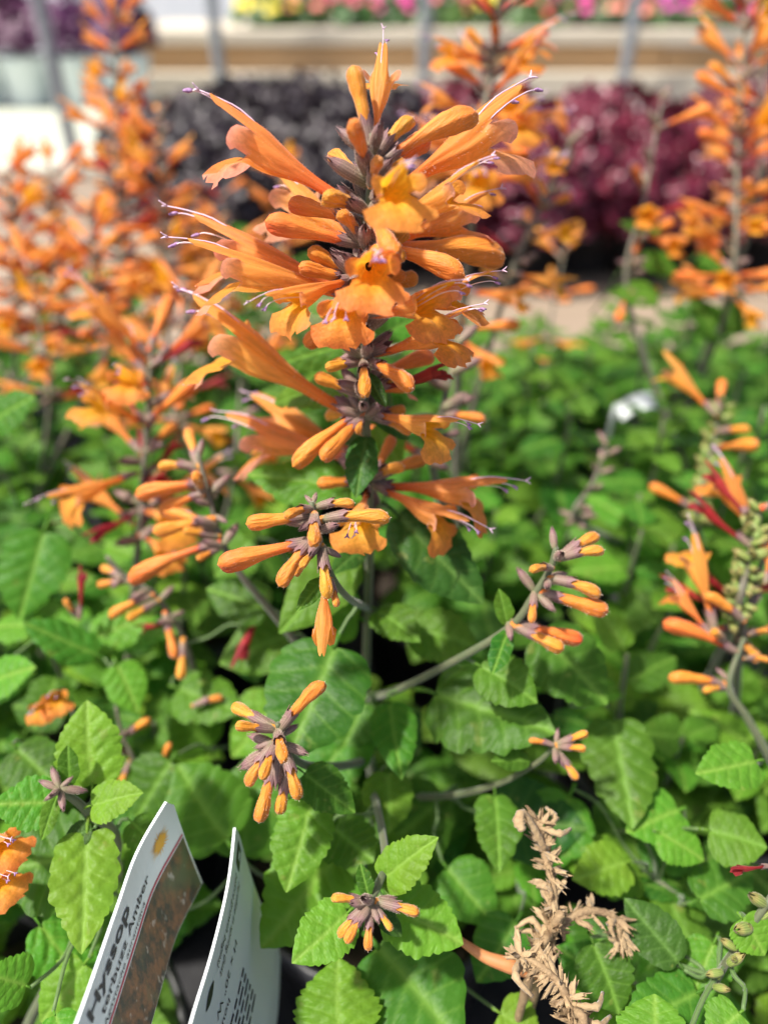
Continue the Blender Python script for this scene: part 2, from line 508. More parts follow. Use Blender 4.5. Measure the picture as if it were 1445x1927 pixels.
def corolla(name, seed, bend=1.2, gape=1.0, na=44, nt=20, nl=8, far=False, wither=False, lip=1.0, calyx_join=False):
    rng = np.random.default_rng(seed)
    mm = .001
    Lt = 19.0
    lobes = [(0, rad(56), 10.0, rad(-5)), (rad(84), rad(31), 5.0 * lip, rad(64) * gape), (-rad(84), rad(31), 5.0 * lip, rad(64) * gape),
             (math.pi, rad(60), 8.8 * lip, rad(92) * gape)]
    phis = np.linspace(-math.pi, math.pi, na, endpoint=False)
    V, c1, c2 = [], [], []
    sc = .45 if wither else 1.0
    wob = rng.uniform(-1, 1, 6)
    for i in range(nt + 1):
        s = i / nt
        zt = .72 + .75 * s * sc
        zb = -.70 - 3.3 * sc * float(sstep(.46, 1.05, s)) - .35 * s
        w = .70 + 2.0 * sc * float(sstep(.44, 1.02, s))
        mid, half = (zt + zb) / 2, (zt - zb) / 2
        bz = bend * (s ** 2 - s) * 3.0 + .35 * wob[0] * math.sin(s * 5)
        for p in phis:
            rid = 1 + (.055 * math.sin(7 * p + wob[1] * 4 + 1.2 * s) + .03 * math.sin(11 * p + 3 * s)) * float(sstep(.25, .8, s))
            V.append((s * Lt, w * math.sin(p) * rid, mid + half * math.cos(p) * rid + bz))
            k = .5 + .5 * math.cos(p)
            t = float(sstep(.15, .8, s))
            c = np.array(C_BASE) * (1 - t) + np.array(C_TUBE) * t
            t2 = float(sstep(.45, 1, s)) * (.25 + .75 * (1 - k))
            c = c * (1 - t2) + np.array(C_THROAT) * t2
            ridge = math.exp(-((abs(p) - .55) / .12) ** 2) * float(sstep(.3, .7, s))
            c = c * (1 - .22 * ridge)
            if wither:
                c = np.array((.42, .035, .03)) * (.7 + .5 * s)
            c1.append(c)
            c2.append(np.array(C_INDEEP) * (1 - s) + np.array(C_IN) * s if not wither else c)
    P0 = [np.array(V[nt * na + j]) for j in range(na)]
    for i in range(1, nl + 1):
        t = i / nl
        for j, p in enumerate(phis):
            best, ll, ang, cen, hw = -1, .25, 0, 0, 1
            for (pc, h, l, a) in lobes:
                dp = (p - pc + math.pi) % (2 * math.pi) - math.pi
                x = abs(dp) / h
                if x < 1:
                    val = l * (1 - x ** (4.0 if pc == 0 else 2.6)) ** .55
                    if pc == 0:
                        val *= 1 - .13 * math.exp(-(dp / .16) ** 2)
                    if pc == math.pi:
                        val *= 1 + .05 * math.sin(dp * 17) - .10 * math.exp(-(dp / .14) ** 2)
                    if val > best:
                        best, ll, ang, cen, hw = val, max(val, .25), a, pc, x
            # integrate arc
            n = np.array((0, math.sin(p) * (1.0 if cen else .6), math.cos(p)))
            n = n / max(1e-6, np.linalg.norm(n))
            pos = P0[j].copy()
            steps = 6
            for q in range(steps):
                th = ang * (q + .5) / steps * t if False else ang * min(1.0, (q + .5) / steps * t * 1.15)
                pos = pos + (np.array((math.cos(th), 0, 0)) + n * math.sin(th)) * (ll * t / steps)
            if cen == 0 and best > 0:
                pos[1] *= 1 - .22 * t * t
                pos[2] += .5 * t
            if cen == math.pi:
                pos[1] *= 1 + .5 * t
                pos[2] += .5 * math.sin(p * 9 + wob[2] * 5) * t * t
                pos[0] += 1.6 * max(0, t - .55) - .9 * (abs(abs(p) - math.pi) / 1.05) ** 2 * t
                pos[0] += .45 * math.sin(p * 7 + wob[3] * 5) * t * t
            elif cen:
                pos[2] += .25 * math.sin(t * 4 + wob[4])
            V.append(tuple(pos))
            if wither:
                c1.append((.36, .03, .03)); c2.append((.36, .03, .03)); continue
            if cen == 0:
                c1.append(np.array(C_TUBE) * (1 - .5 * t) + np.array(C_THROAT) * .5 * t); c2.append(C_IN)
            else:
                c1.append(np.array(C_THROAT) * (1 - t) + np.array(C_LIP) * t)
                c2.append(np.array(C_IN) * (1 - t) + np.array((.84, .29, .06)) * t)
    rows = nt + nl + 1
    V = np.array(V) * mm
    Fc = []
    for i in range(rows - 1):
        for j in range(na):
            j2 = (j + 1) % na
            # separate lobes: skip faces bridging deep notches in the lip
            if i >= nt:
                d = np.linalg.norm(V[(i + 1) * na + j] - V[(i + 1) * na + j2])
                if d > 2.1 * mm:
                    continue
            Fc.append((i * na + j, (i + 1) * na + j, (i + 1) * na + j2, i * na + j2))
    mats, mi = [M['petal']], [0] * len(Fc)
    V = [tuple(v) for v in V]
    if calyx_join:
        cv, cf, cc = calyx_data(seed, 10)
        b0 = len(V)
        V += cv
        Fc += [tuple(k + b0 for k in f) for f in cf]
        c1 += cc; c2 += cc
        mats = [M['petal'], M['calyx']]
        mi += [1] * len(cf)
    return mesh_from(name, V, Fc, mats, attrs={'Col': np.array([np.asarray(c, float) for c in c1]), 'ColIn': np.array([np.asarray(c, float) for c in c2])}, mat_idx=mi)

def add_fuzz(me, n, seed, lo=.00022, hi=.0005, mat=None, mi=None, xmin=-1):
    rng = random.Random(seed)
    me.calc_loop_triangles()
    vs = [v.co.copy() for v in me.vertices]
    ns = [v.normal.copy() for v in me.vertices]
    polys = [tuple(p.vertices) for p in me.polygons if me.vertices[p.vertices[0]].co.x > xmin]
    bm = bmesh.new(); bm.from_mesh(me)
    idx = len(me.materials)
    me.materials.append(M['fuzz'])
    lay = [bm.verts.layers.float_color.get(k) for k in ('Col', 'ColIn')]
    for k in range(n):
        p = rng.choice(polys)
        i, j = rng.sample(p, 2)
        f = rng.random()
        c = vs[i].lerp(vs[j], f)
        nn = (ns[i] + Vector((rng.uniform(-.5, .6), rng.uniform(-.5, .5), rng.uniform(-.5, .5)))).normalized()
        t = nn.orthogonal().normalized() * .000018
        q = [bm.verts.new(c - t), bm.verts.new(c + t), bm.verts.new(c + nn * rng.uniform(lo, hi))]
        fc = bm.faces.new(q)
        fc.material_index = idx
    bm.to_mesh(me); bm.free()

def calyx_data(seed, na=30, Lc=7.0, nt=9, green=False, tan=False, closed=False):
    rng = np.random.default_rng(seed + 77)
    V, cc = [], []
    r0 = rng.uniform(0, 6)
    for i in range(nt + 1):
        s = i / nt
        r = np.interp(s, [0, .12, .5, .78, 1], [.5, .85, 1.12, 1.05, .78] if closed else [.5, .85, 1.10, 1.2, 1.28])
        for j in range(na):
            p = 2 * math.pi * j / na
            rib = 1 + .055 * (1 if j % 2 else -1) * (1 if na > 12 else 0)
            x = s * (Lc - 1.7)
            if i == nt:
                k = (j * 5 / na) % 1.0
                tt = 1 - abs(k - .5) * 2
                x += 1.5 * tt ** 1.2
                rr = r + (-.5 if closed else .14) * tt
            elif i == nt - 1:
                rr = r
            else:
                rr = r
            V.append((x * .001, rr * rib * math.cos(p) * .001, rr * rib * math.sin(p) * .001))
            g = np.array((.21, .20, .105)); pu = np.array((.245, .165, .128)); tp = np.array((.235, .125, .130))
            if green:
                g, pu, tp = np.array((.16, .24, .05)), np.array((.22, .28, .07)), np.array((.30, .25, .08))
            if tan:
                g, pu, tp = np.array((.40, .27, .14)), np.array((.50, .36, .20)), np.array((.6, .46, .28))
            t = float(sstep(.05, .55, s))
            c = g * (1 - t) + pu * t
            t = float(sstep(.75, 1, s))
            c = c * (1 - t) + tp * t
            c = c * (1.3 if j % 2 else .72)
            cc.append(c)
    Fc = [(i * na + j, i * na + (j + 1) % na, (i + 1) * na + (j + 1) % na, (i + 1) * na + j) for i in range(nt) for j in range(na)]
    Fc.append(tuple(range(na - 1, -1, -1)))
    return V, Fc, cc

def calyx_mesh(name, seed, tan=False, green=False, closed=False):
    v, f, c = calyx_data(seed, tan=tan, green=green, closed=closed)
    return mesh_from(name, v, f, [M['calyx'] if not tan else M['dry']], attrs={'Col': np.array(c), 'ColIn': np.array(c) * .7})

def bud_mesh(name, seed, Lb, bend=.0, yellow=0.0, calyx_join=False, na=24, nt=26, red=.3, rmax=None):
    rng = np.random.default_rng(seed)
    V, cc = [], []
    rm = rmax or np.interp(Lb, [10, 14, 18, 26], [1.25, 1.5, 1.85, 2.35])
    w1, w2, w3 = rng.uniform(0, 6, 3)
    sw = .62 if Lb > 15 else .5
    for i in range(nt + 1):
        s = i / nt
        e = max(0.0, (s - .86) / .14)
        r = np.interp(s, [0, .34, .48, .60, .72, .84, 1], [.75, .85, 1.0 if Lb > 15 else rm * .75, rm * .74, rm * .94, rm, rm * .93])
        r = r * math.sqrt(max(0, 1 - e ** 2.2)) if s > .86 else r
        x = s * Lb
        zc = bend * (s ** 2.2) * Lb
        for j in range(na):
            p = 2 * math.pi * j / na
            cr = 1 + (.075 * math.sin(5 * p + w1 + 1.5 * s) + .05 * math.sin(9 * p + w2 + 4 * s) + .03 * math.sin(3 * p + s * 9 + w3)) * float(sstep(.3, .75, s))
            cr *= 1 + .028 * math.sin(s * 42 + 3 * math.sin(p * 2 + w2)) * float(sstep(.5, .8, s))
            V.append((x * .001, r * cr * math.cos(p) * .92 * .001, (r * cr * math.sin(p) * 1.06 + zc) * .001))
            o = np.array((.88, .285, .040)); rd = np.array((.72, .12, .022)); ye = np.array((.72, .30, .028))
            t = float(sstep(.1, .6, s))
            c = rd * (1 - t) + o * t
            t = float(sstep(.55, 1.0, s)) * min(1, red * 1.25) * (.65 + .5 * math.sin(p * 2 + w3))
            c = c * (1 - t) + rd * t
            seam = math.exp(-(((p * 4 / (2 * math.pi) + w1) % 1.0 - .5) / .06) ** 2) * float(sstep(.68, .9, s))
            c = c * (1 - yellow) + ye * yellow
            c = c * (1 - .35 * seam)
            cc.append(c)
    Fc = [(i * na + j, i * na + (j + 1) % na, (i + 1) * na + (j + 1) % na, (i + 1) * na + j) for i in range(nt) for j in range(na)]
    mats, mi = [M['bud']], [0] * len(Fc)
    if calyx_join:
        cv, cf, c3 = calyx_data(seed, 10)
        b0 = len(V)
        V += cv
        Fc += [tuple(k + b0 for k in f) for f in cf]
        cc += c3
        mats.append(M['calyx'])
        mi += [1] * len(cf)
    cc = np.array([np.asarray(c, float) for c in cc])
    return mesh_from(name, V, Fc, mats, attrs={'Col': cc, 'ColIn': cc}, mat_idx=mi)

def filament(name, pts, r, mat, anther=None, fork=False):
    pts = [(a, b, c + (1.55 if a > 20 else .5)) for a, b, c in pts]
    V, Fc = tube([Vector(p) * .001 for p in pts], [r * .001, r * .001 * .8, r * .001 * .7], n=10, sides=6)
    mi = [0] * len(Fc)
    mats = [mat]
    e = Vector(pts[-1]) * .001
    if anther:
        nf = len(Fc)
        for s in (-1, 1):
            d = Vector((.55, s * .32, -.35)) * .001
            tube([e - d * .9 + Vector((0, s * .00025, 0)), e, e + d + Vector((0, s * .00025, 0))], [.00014, .00034, .00016], n=5, sides=6, V=V, Fc=Fc)
        mi += [1] * (len(Fc) - nf)
        mats.append(anther)
    if fork:
        nf = len(Fc)
        for s in (-1, 1):
            tube([e, e + Vector((.6, s * .25, .2 * s)) * .001, e + Vector((1.1, s * .6, .5 * s)) * .001], [.0002, .00015, .00008], n=4, sides=5, V=V, Fc=Fc)
        mi += [0] * (len(Fc) - nf)
    return mesh_from(name, V, Fc, mats, mat_idx=mi)

FLOWER = [corolla('flower_open', 1, bend=.8), corolla('flower_open', 2, bend=1.4, gape=1.12), corolla('flower_open', 3, bend=.2, gape=.85, lip=.9)]
HALF = corolla('flower_half_open', 4, bend=.3, gape=.25, lip=.65)
WITHER = corolla('flower_withered', 5, bend=1.5, gape=.3, lip=.6, wither=True)
FAR_FLOWER = [corolla('flower_distant', 20 + k, bend=.6 + .5 * k, na=26, nt=9, nl=5, calyx_join=True, wither=(k == 3)) for k in range(4)]
CALYX = [calyx_mesh('calyx', 1), calyx_mesh('calyx', 2)]
CALYX_C = [calyx_mesh('calyx_closed', 3, closed=True), calyx_mesh('calyx_closed', 4, closed=True)]
GREEN_CALYX = [calyx_mesh('calyx_green', 5, green=True, closed=True), calyx_mesh('calyx_green', 6, green=True, closed=True)]
DRY_CALYX = []
for k in range(4):
    me = calyx_mesh('calyx_dry', 8 + k, tan=True)
    rq = random.Random(90 + k)
    f1, f2, f3 = rq.uniform(0, 6), rq.uniform(0, 6), rq.uniform(.3, .9)
    for v in me.vertices:
        x = v.co.x / .007
        th = math.atan2(v.co.z, v.co.y)
        m_ = .8 + .22 * math.sin(3 * th + f1 + 4 * x) + .12 * math.sin(x * 11 + f2 + th)
        v.co.y *= m_ * (1 - .5 * max(0, x - .6)); v.co.z = v.co.z * m_ * (1 - .5 * max(0, x - .6)) - .0012 * f3 * x * x
        v.co.x *= 1 + .2 * math.sin(2 * th + f2)
    me.materials.clear(); me.materials.append(M['dry'] if k % 2 == 0 else M['dry_dark'])
    DRY_CALYX.append(me)
BUDS = {}
for Lb in (10.5, 13.0, 16.5, 20.0, 25.0):
    BUDS[Lb] = [bud_mesh('bud', 30 + int(Lb) + k, Lb, bend=b, yellow=(.85 if Lb < 12 else .55 if Lb < 14 else .12 if Lb < 18 else 0), red=.4 + .35 * k)
                for k, b in enumerate((-.17, -.02))]
FAR_BUD = [bud_mesh('bud_distant', 60 + k, (12, 18, 24)[k], bend=-.06, yellow=(.6, .1, 0)[k], calyx_join=True, na=10, nt=12) for k in range(3)]
for k, me in enumerate(FLOWER + [HALF]):
    add_fuzz(me, 900, k)
for k, me in enumerate(CALYX + CALYX_C):
    add_fuzz(me, 320, 20 + k, .0002, .00042)
for k, me in enumerate([m_ for v_ in BUDS.values() for m_ in v_]):
    add_fuzz(me, 420, 40 + k, .00018, .0004)
STYLE = filament('style', [(14, 0, -1), (24, 0, .3), (29, 0, .1), (32.6, .3, -.5)], .14, M['filament'], fork=True)
STAMEN = [filament('stamen', [(15, .8, -1), (24, .8, -.4), (28.6, .9, -.5), (30.4, 1.2, -1.5)], .13, M['filament_white'], M['anther']),
          filament('stamen', [(15, -.8, -1), (24, -.8, -.6), (29, -.9, -.7), (31.2, -1.0, -1.4)], .13, M['filament'], M['anther']),
          filament('stamen', [(15, .3, -2), (23, .5, -1.6), (27, .7, -1.8), (28.4, .9, -2.6)], .13, M['filament_white'], M['anther'])]

WUP = Vector((0, 0, 1))
def put_flower(parent, inv, kind, base, tip, roll=0.0, rng=R, up=None, detail=True, lmin=None):
    """kind: f open, h half open, w withered, b bud, c calyx only"""
    L = (tip - base).length * 1000
    up = up or WUP
    rot = frame(base, tip, up, roll)
    if kind in 'fhw':
        me = rng.choice(FLOWER) if kind == 'f' else HALF if kind == 'h' else WITHER
        s = L / 29.5
        if not detail:
            me = FAR_FLOWER[3] if kind == 'w' else FAR_FLOWER[rng.randrange(3)]
        o = obj('flower', me, parent, inv @ xform(base, rot, s))
    elif kind == 'b':
        if detail:
            k = min(BUDS, key=lambda q: abs(q - L))
            o = obj('bud', rng.choice(BUDS[k]), parent, inv @ xform(base, rot, L / k))
            s = L / k
        else:
            k = min(range(3), key=lambda q: abs((12, 18, 24)[q] - L))
            s = L / (12, 18, 24)[k]
            o = obj('bud', FAR_BUD[k], parent, inv @ xform(base, rot, s))
    elif kind == 'c':
        s = L / 7.0
        return obj('calyx', rng.choice(CALYX_C), parent, inv @ xform(base, rot, s, s * .9, s * .9))
    elif kind == 'g':
        s = L / 7.0
        return obj('calyx', rng.choice(GREEN_CALYX), parent, inv @ xform(base, rot, s, s * 1.2, s * 1.2))
    elif kind == 'd':
        s = L / 7.0
        w = rng.uniform(.8, 1.3)
        return obj('dry_calyx', rng.choice(DRY_CALYX), parent, inv @ xform(base, rot, s, s * w, s * w * .7))
    if detail:
        cs = min(1.1, max(.75, .9 / s)) if kind != 'b' else .84 * min(1.1, max(.75, 1.0 / s))
        obj('calyx', rng.choice(CALYX), o, Matrix.Diagonal((cs, cs * 1.04, cs * 1.04, 1)))
        if kind == 'f':
            j = rng.uniform(.94, 1.05)
            obj('style', STYLE, o, Matrix.Diagonal((j, 1, 1, 1)))
            for q in rng.sample(STAMEN, 2):
                j = rng.uniform(.95, 1.06)
                obj('stamen', q, o, Matrix.Rotation(rad(rng.uniform(-2.5, 2.5)), 4, 'Z') @ Matrix.Diagonal((j, 1, 1, 1)))
    return o

def put_leaf(parent, inv, var, base, tip, up=None, roll=0.0, wpx=None, wscale=1.0):
    L = (tip - base).length
    up = up or (WUP * .6 + (CAM - base).normalized() * .7)
    s = L / LEAF_LEN
    return obj('leaf', LEAF[var], parent, inv @ xform(base, frame(base, tip, up, roll), s, s * wscale, s))

# ------------------------------------------------------------------ the setting
def structure(o, label):
    o['label'] = label
    o['kind'] = 'structure'
    return o

g = mesh_from('ground', [(-40, -10, -.75), (40, -10, -.75), (40, 60, -.75), (-40, 60, -.75)], [(0, 1, 2, 3)], [M['gravel']])
structure(obj('ground', g), 'grey concrete greenhouse floor')
def solid(name, x0, x1, y0, y1, z0, z1, mat, parent=None, bev=.002):
    c = Vector(((x0 + x1) / 2, (y0 + y1) / 2, (z0 + z1) / 2))
    me = box_mesh(name, x1 - x0, y1 - y0, z1 - z0, mat, bev)
    return obj(name, me, parent, None, c if parent is None else c - parent.location)

bench = empty('growing_bench', (0, .2, -.75))
solid('bench_top', -1.1, 1.1, -.25, .60, -.03, -.002, M['mat'], bench)
for sx in (-1.0, 1.0):
    for sy in (-.15, .5):
        solid('leg', sx - .03, sx + .03, sy - .03, sy + .03, -.75, -.03, M['steel'], bench)
tag(bench, 'black mat covered growing bench that carries the potted hyssops', 'bench')

plank = empty('wooden_bench', (0, 1.2, -.75))
yy = .615
for k in range(7):
    wdt = (.16, .17, .165)[k % 3]
    solid('plank', -1.9, 2.3, yy, yy + wdt, -.045, -.004, M['wood'], plank, .004)
    yy += wdt + .007
for sx in (-1.6, 2.0):
    for sy in (.7, 1.6):
        solid('leg', sx - .04, sx + .04, sy - .04, sy + .04, -.75, -.047, M['wood_tan'], plank)
tag(plank, 'beige plank bench behind the hyssops, carrying dark leaved plants', 'bench')

ct = empty('display_table', (-1.4, 2.3, -.75))
solid('table_top', -2.9, -.56, 1.78, 3.0, -.03, 0, M['cream'], ct, .006)
solid('apron', -2.88, -.58, 1.80, 1.83, -.12, -.032, M['wood_tan'], ct)
for sx in (-2.8, -.66):
    for sy in (1.88, 2.9):
        solid('leg', sx - .03, sx + .03, sy - .03, sy + .03, -.75, -.031, M['wood_cream'], ct)
tag(ct, 'cream topped display table at the upper left', 'table')

tb = empty('timber_bench', (1.0, 3.3, -.75))
solid('ledge_board', -1.02, 3.4, 3.10, 3.19, -.01, .075, M['wood_cream'], tb, .006)
solid('fascia_board', -1.02, 1.05, 3.20, 3.24, -.02, .155, M['wood_tan'], tb, .006)
solid('fascia_board', 1.056, 3.4, 3.20, 3.24, -.02, .153, M['wood_tan'], tb, .006)
solid('bench_top', -1.02, 3.4, 3.17, 4.2, .158, .205, M['wood_cream'], tb, .006)
for sx in (-.9, .4, 1.7, 3.2):
    solid('post', sx - .045, sx + .045, 3.25, 3.34, -.75, .156, M['wood_tan'], tb)
tag(tb, 'tan timber bench with pale edge boards at the back', 'bench')

wall = empty('greenhouse_wall', (0, 6.5, -.75))
for k in range(9):
    x0 = -7 + k * 1.6
    solid('panel', x0, x0 + 1.59, 6.5, 6.56, -.72, 2.2, M['wallp'], wall, .01)
    solid('rib', x0 - .02, x0 + .05, 6.43, 6.497, -.75, 2.2, M['steel'], wall, .005)
tag(wall, 'pale panelled greenhouse wall at the back', 'wall')

def post_xy(x, y, r, z0, z1, label):
    V, Fc = tube([(x, y, z0), (x, y, z1)], [r, r], n=3, sides=16)
    p = empty('support_post', (x, y, z0))
    obj('pipe', mesh_from('pipe', [v - p.location for v in V], Fc, [M['steel']]), p)
    V, Fc = tube([(x, y, z0), (x, y, z0 + .012)], [r * 2.2, r * 2.2], n=1, sides=16)
    obj('base_plate', mesh_from('base_plate', [v - p.location for v in V], Fc, [M['steel']], smooth=False), p)
    tag(p, label, 'post', 'steel greenhouse posts')
p0 = at(100, 120, 1.0) - CAM
post_xy(p0.x * 1.70 / p0.y, 1.70, .014, -.75, 1.2, 'thick grey steel post before the cream table')
for px, dist, lb in ((800, 3.05, 'slim grey post rising behind the tall centre spike'), (1188, 3.02, 'slim grey post between the two back right spikes'), (405, 3.04, 'slim grey post left of the centre spike')):
    q = at(px, 60, dist * math.cos(PITCH) + (CAM_Z - .2) * math.sin(PITCH))
    post_xy(q.x, dist, .022, -.75, 1.6, lb)

# ------------------------------------------------------------------ pots and background foliage plants
def pot_parts(parent, r, h, mat, soil=True, z0=0.0):
    prof = [(0, .001), (r * .74, .001), (r * .76, .004), (r * .96, h * .86), (r * 1.0, h * .87), (r * 1.02, h * .90), (r * 1.02, h), (r * .97, h), (r * .93, h * .85), (r * .90, h * .8)]
    n = 28
    V = [(rr * math.cos(2 * math.pi * k / n), rr * math.sin(2 * math.pi * k / n), z + z0) for rr, z in prof for k in range(n)]
    Fc = [(i * n + k, i * n + (k + 1) % n, (i + 1) * n + (k + 1) % n, (i + 1) * n + k) for i in range(len(prof) - 1) for k in range(n)]
    key = ('pot', round(r, 4), round(h, 4), mat.name, z0)
    if key not in CACHE:
        CACHE[key] = mesh_from('pot', V, Fc, [mat])
        m = 14
        V = [(0, 0, h * .88 + z0)] + [(r * .93 * q * math.cos(2 * math.pi * k / m), r * .93 * q * math.sin(2 * math.pi * k / m), h * .86 + z0 + R.uniform(-.003, .003) - .004 * q) for q in (.35, .7, 1.0) for k in range(m)]
        Fc = [(0, 1 + k, 1 + (k + 1) % m) for k in range(m)] + [(1 + i * m + k, 1 + (i + 1) * m + k, 1 + (i + 1) * m + (k + 1) % m, 1 + i * m + (k + 1) % m) for i in range(2) for k in range(m)]
        CACHE[('soil',) + key] = mesh_from('soil', V, Fc, [M['soil']])
    obj('pot', CACHE[key], parent)
    obj('soil', CACHE[('soil',) + key], parent)
CACHE = {}

def clump(name, seed, n, radius, height, size, mat, z0, ruffle=.2, spread=.5, lobes=5, flat=.75):
    """dome of lobed leaf blades, one mesh"""
    rng = random.Random(seed)
    V, Fc, ve = [], [], []
    for k in range(n):
        a = rng.uniform(0, 2 * math.pi)
        q = math.sqrt(rng.random())
        h = height * (1 - flat * q ** 2) * rng.uniform(.4, 1.0)
        c = Vector((radius * q * math.cos(a), radius * q * math.sin(a), z0 + h))
        nrm = Vector((math.cos(a) * q * 1.1 + rng.uniform(-spread, spread), math.sin(a) * q * 1.1 + rng.uniform(-spread, spread), .8)).normalized()
        x = nrm.cross(Vector((math.sin(a), -math.cos(a), .1))).normalized()
        y = nrm.cross(x)
        s = size * rng.uniform(.6, 1.15)
        b = len(V)
        V.append(c); ve.append(.6)
        m = 15
        ph = rng.uniform(0, 6)
        for ring in (.55, 1.0):
            for j in range(m):
                th = 2 * math.pi * j / m
                rr = s * ring * (.86 + .16 * math.cos(lobes * th)) * (1 - .25 * math.cos(th))
                zz = ruffle * s * ring * math.sin(th * lobes + ph) * .5 - .18 * s * ring ** 2
                V.append(c + x * rr * math.cos(th) + y * rr * math.sin(th) + nrm * zz)
                ve.append(rng.uniform(0, .3))
        for j in range(m):
            j2 = (j + 1) % m
            Fc.append((b, b + 1 + j, b + 1 + j2))
            Fc.append((b + 1 + j, b + 1 + m + j, b + 1 + m + j2, b + 1 + j2))
        if k % 3 == 0:
            tube([(c.x * .15, c.y * .15, z0 - .01), c * .6 + Vector((0, 0, z0 * .4)), c], [size * .05, size * .04, size * .03], n=3, sides=5, V=V, Fc=Fc)
            ve += [.2] * (len(V) - len(ve))
    return mesh_from(name, V, Fc, [mat], attrs={'vein': ve})

def blossoms(name, seed, n, radius, height, size, mat, z0):
    rng = random.Random(seed)
    V, Fc = [], []
    for k in range(n):
        a = rng.uniform(0, 2 * math.pi); q = math.sqrt(rng.random())
        c = Vector((radius * q * math.cos(a), radius * q * math.sin(a), z0 + height * (1.05 - .7 * q * q) * rng.uniform(.75, 1.05)))
        nrm = Vector((rng.uniform(-.6, .6) + math.cos(a) * q, rng.uniform(-.6, .6) + math.sin(a) * q, .8)).normalized()
        x = nrm.orthogonal().normalized(); y = nrm.cross(x)
        b = len(V); V.append(c)
        m = 15
        for j in range(m):
            th = 2 * math.pi * j / m
            rr = size * (.75 + .3 * abs(math.cos(2.5 * th)))
            V.append(c + x * rr * math.cos(th) + y * rr * math.sin(th) + nrm * size * .35)
        for j in range(m):
            Fc.append((b, b + 1 + j, b + 1 + (j + 1) % m))
    return mesh_from(name, V, Fc, [mat])

HD = [clump('foliage', 300 + k, 420, .135, .19, .016, M['heuchera_dark'], .02, spread=.9, ruffle=.6, flat=.3) for k in range(3)]
HR = [clump('foliage', 310 + k, 460, .135, .19, .0145, M['heuchera_red'], .02, spread=1.0, ruffle=.7, flat=.3) for k in range(3)]
def foliage_plant(name, me, loc, label, cat, group, potr=.065, poth=.055, potmat=None, sc=1.0, extra=None):
    o = empty(name, loc)
    pot_parts(o, potr, poth, potmat or M['pot'])
    f = obj('foliage', me, o, Matrix.Rotation(R.uniform(0, 6.28), 4, 'Z') @ Matrix.Diagonal((sc, sc, sc, 1)))
    f['kind'] = 'stuff'
    if extra:
        b = obj('blossom', extra, o, Matrix.Rotation(R.uniform(0, 6.28), 4, 'Z') @ Matrix.Diagonal((sc, sc, sc, 1)))
        b['kind'] = 'stuff'
    tag(o, label, cat, group)
    return o
# near row standing on the plank bench
dark_spots = [(390, 1.10), (520, 1.06), (640, 1.10), (740, 1.07), (330, 1.30), (460, 1.30), (590, 1.31), (715, 1.30)]
dn = ['at the left end of the front row', 'second from the left in the front row', 'third from the left in the front row', 'at the right end of the front row',
      'at the left end of the back row', 'second from the left in the back row', 'third from the left in the back row', 'at the right end of the back row']
for k, (px, y) in enumerate(dark_spots):
    dpt = y * math.cos(PITCH) + (CAM_Z - .12) * math.sin(PITCH)
    foliage_plant('coral_bells', HD[k % 3], ((px - W_PX / 2) / F_PX * dpt, y, 0), 'blackish purple coral bells ' + dn[k], 'plant', 'black purple coral bells behind the centre spike', sc=R.uniform(.92, 1.08))
red_spots = [(860, 1.08), (985, 1.05), (1110, 1.08), (1235, 1.06), (1360, 1.08), (1480, 1.07), (850, 1.30), (975, 1.29), (1090, 1.31), (1205, 1.30), (1320, 1.29), (1435, 1.31)]
ordn = ['first', 'second', 'third', 'fourth', 'fifth', 'sixth']
for k, (px, y) in enumerate(red_spots):
    dpt = y * math.cos(PITCH) + (CAM_Z - .12) * math.sin(PITCH)
    foliage_plant('coral_bells', HR[k % 3], ((px - W_PX / 2) / F_PX * dpt, y, 0),
                  'burgundy coral bells, %s from the left in the %s row on the plank bench' % (ordn[k % 6], 'front' if k < 6 else 'back'), 'plant', 'burgundy coral bells at the right', sc=R.uniform(.92, 1.1))
# purple plants in white pots on the cream table
CP = [clump('foliage', 330 + k, 110, .13, .20, .036, M['coleus_purple'], .15, ruffle=.5) for k in range(2)]
for k, px in enumerate((-40, 45, 130, 235)):
    y = 2.86
    dpt = y * math.cos(PITCH) + (CAM_Z - .12) * math.sin(PITCH)
    foliage_plant('purple_plant', CP[k % 2], ((px - W_PX / 2) / F_PX * dpt, y, 0.001),
                  'violet leaved plant in white pot, %s on the cream table' % ('leftmost', 'second from left', 'beside the thick post', 'rightmost')[k], 'plant', 'violet plants in white pots', potr=.085, poth=.15, potmat=M['white'])
# flowering plants on the timber bench
GF = [clump('foliage', 340 + k, 90, .15, .13, .035, M['far_green'], .0) for k in range(2)]
bl_cols = [((.62, .10, .16), 'coral red'), ((.68, .55, .04), 'lemon yellow'), ((.62, .05, .28), 'magenta'), ((.70, .22, .16), 'salmon'), ((.5, .03, .30), 'purple pink'), ((.65, .08, .07), 'scarlet')]
bl_m = [simple_mat('blossom_' + n.replace(' ', '_'), c, tuple(min(1, q * 1.2) for q in c), scale=30, rough=.6) for c, n in bl_cols]
seq = [1, 3, 0, 2, 0, 1, 5, 2, 3, 4, 0, 4]
for k, px in enumerate((500, 585, 665, 745, 830, 915, 1000, 1085, 1170, 1255, 1340, 1430)):
    y = 3.45 + .06 * (k % 2)
    dpt = y * math.cos(PITCH) + (CAM_Z - .3) * math.sin(PITCH)
    c = seq[k]
    foliage_plant('flowering_plant', GF[k % 2], ((px - W_PX / 2) / F_PX * dpt, y, .2055), 'potted %s flowers on the timber bench, %s from the left' % (bl_cols[c][1], ('first second third fourth fifth sixth seventh eighth ninth tenth eleventh twelfth').split()[k]), 'plant', 'flowering pots on the timber bench', potr=.08, poth=.03,
                  extra=blossoms('blossom', 400 + k, 46, .16, .150, .018, bl_m[c], .005))

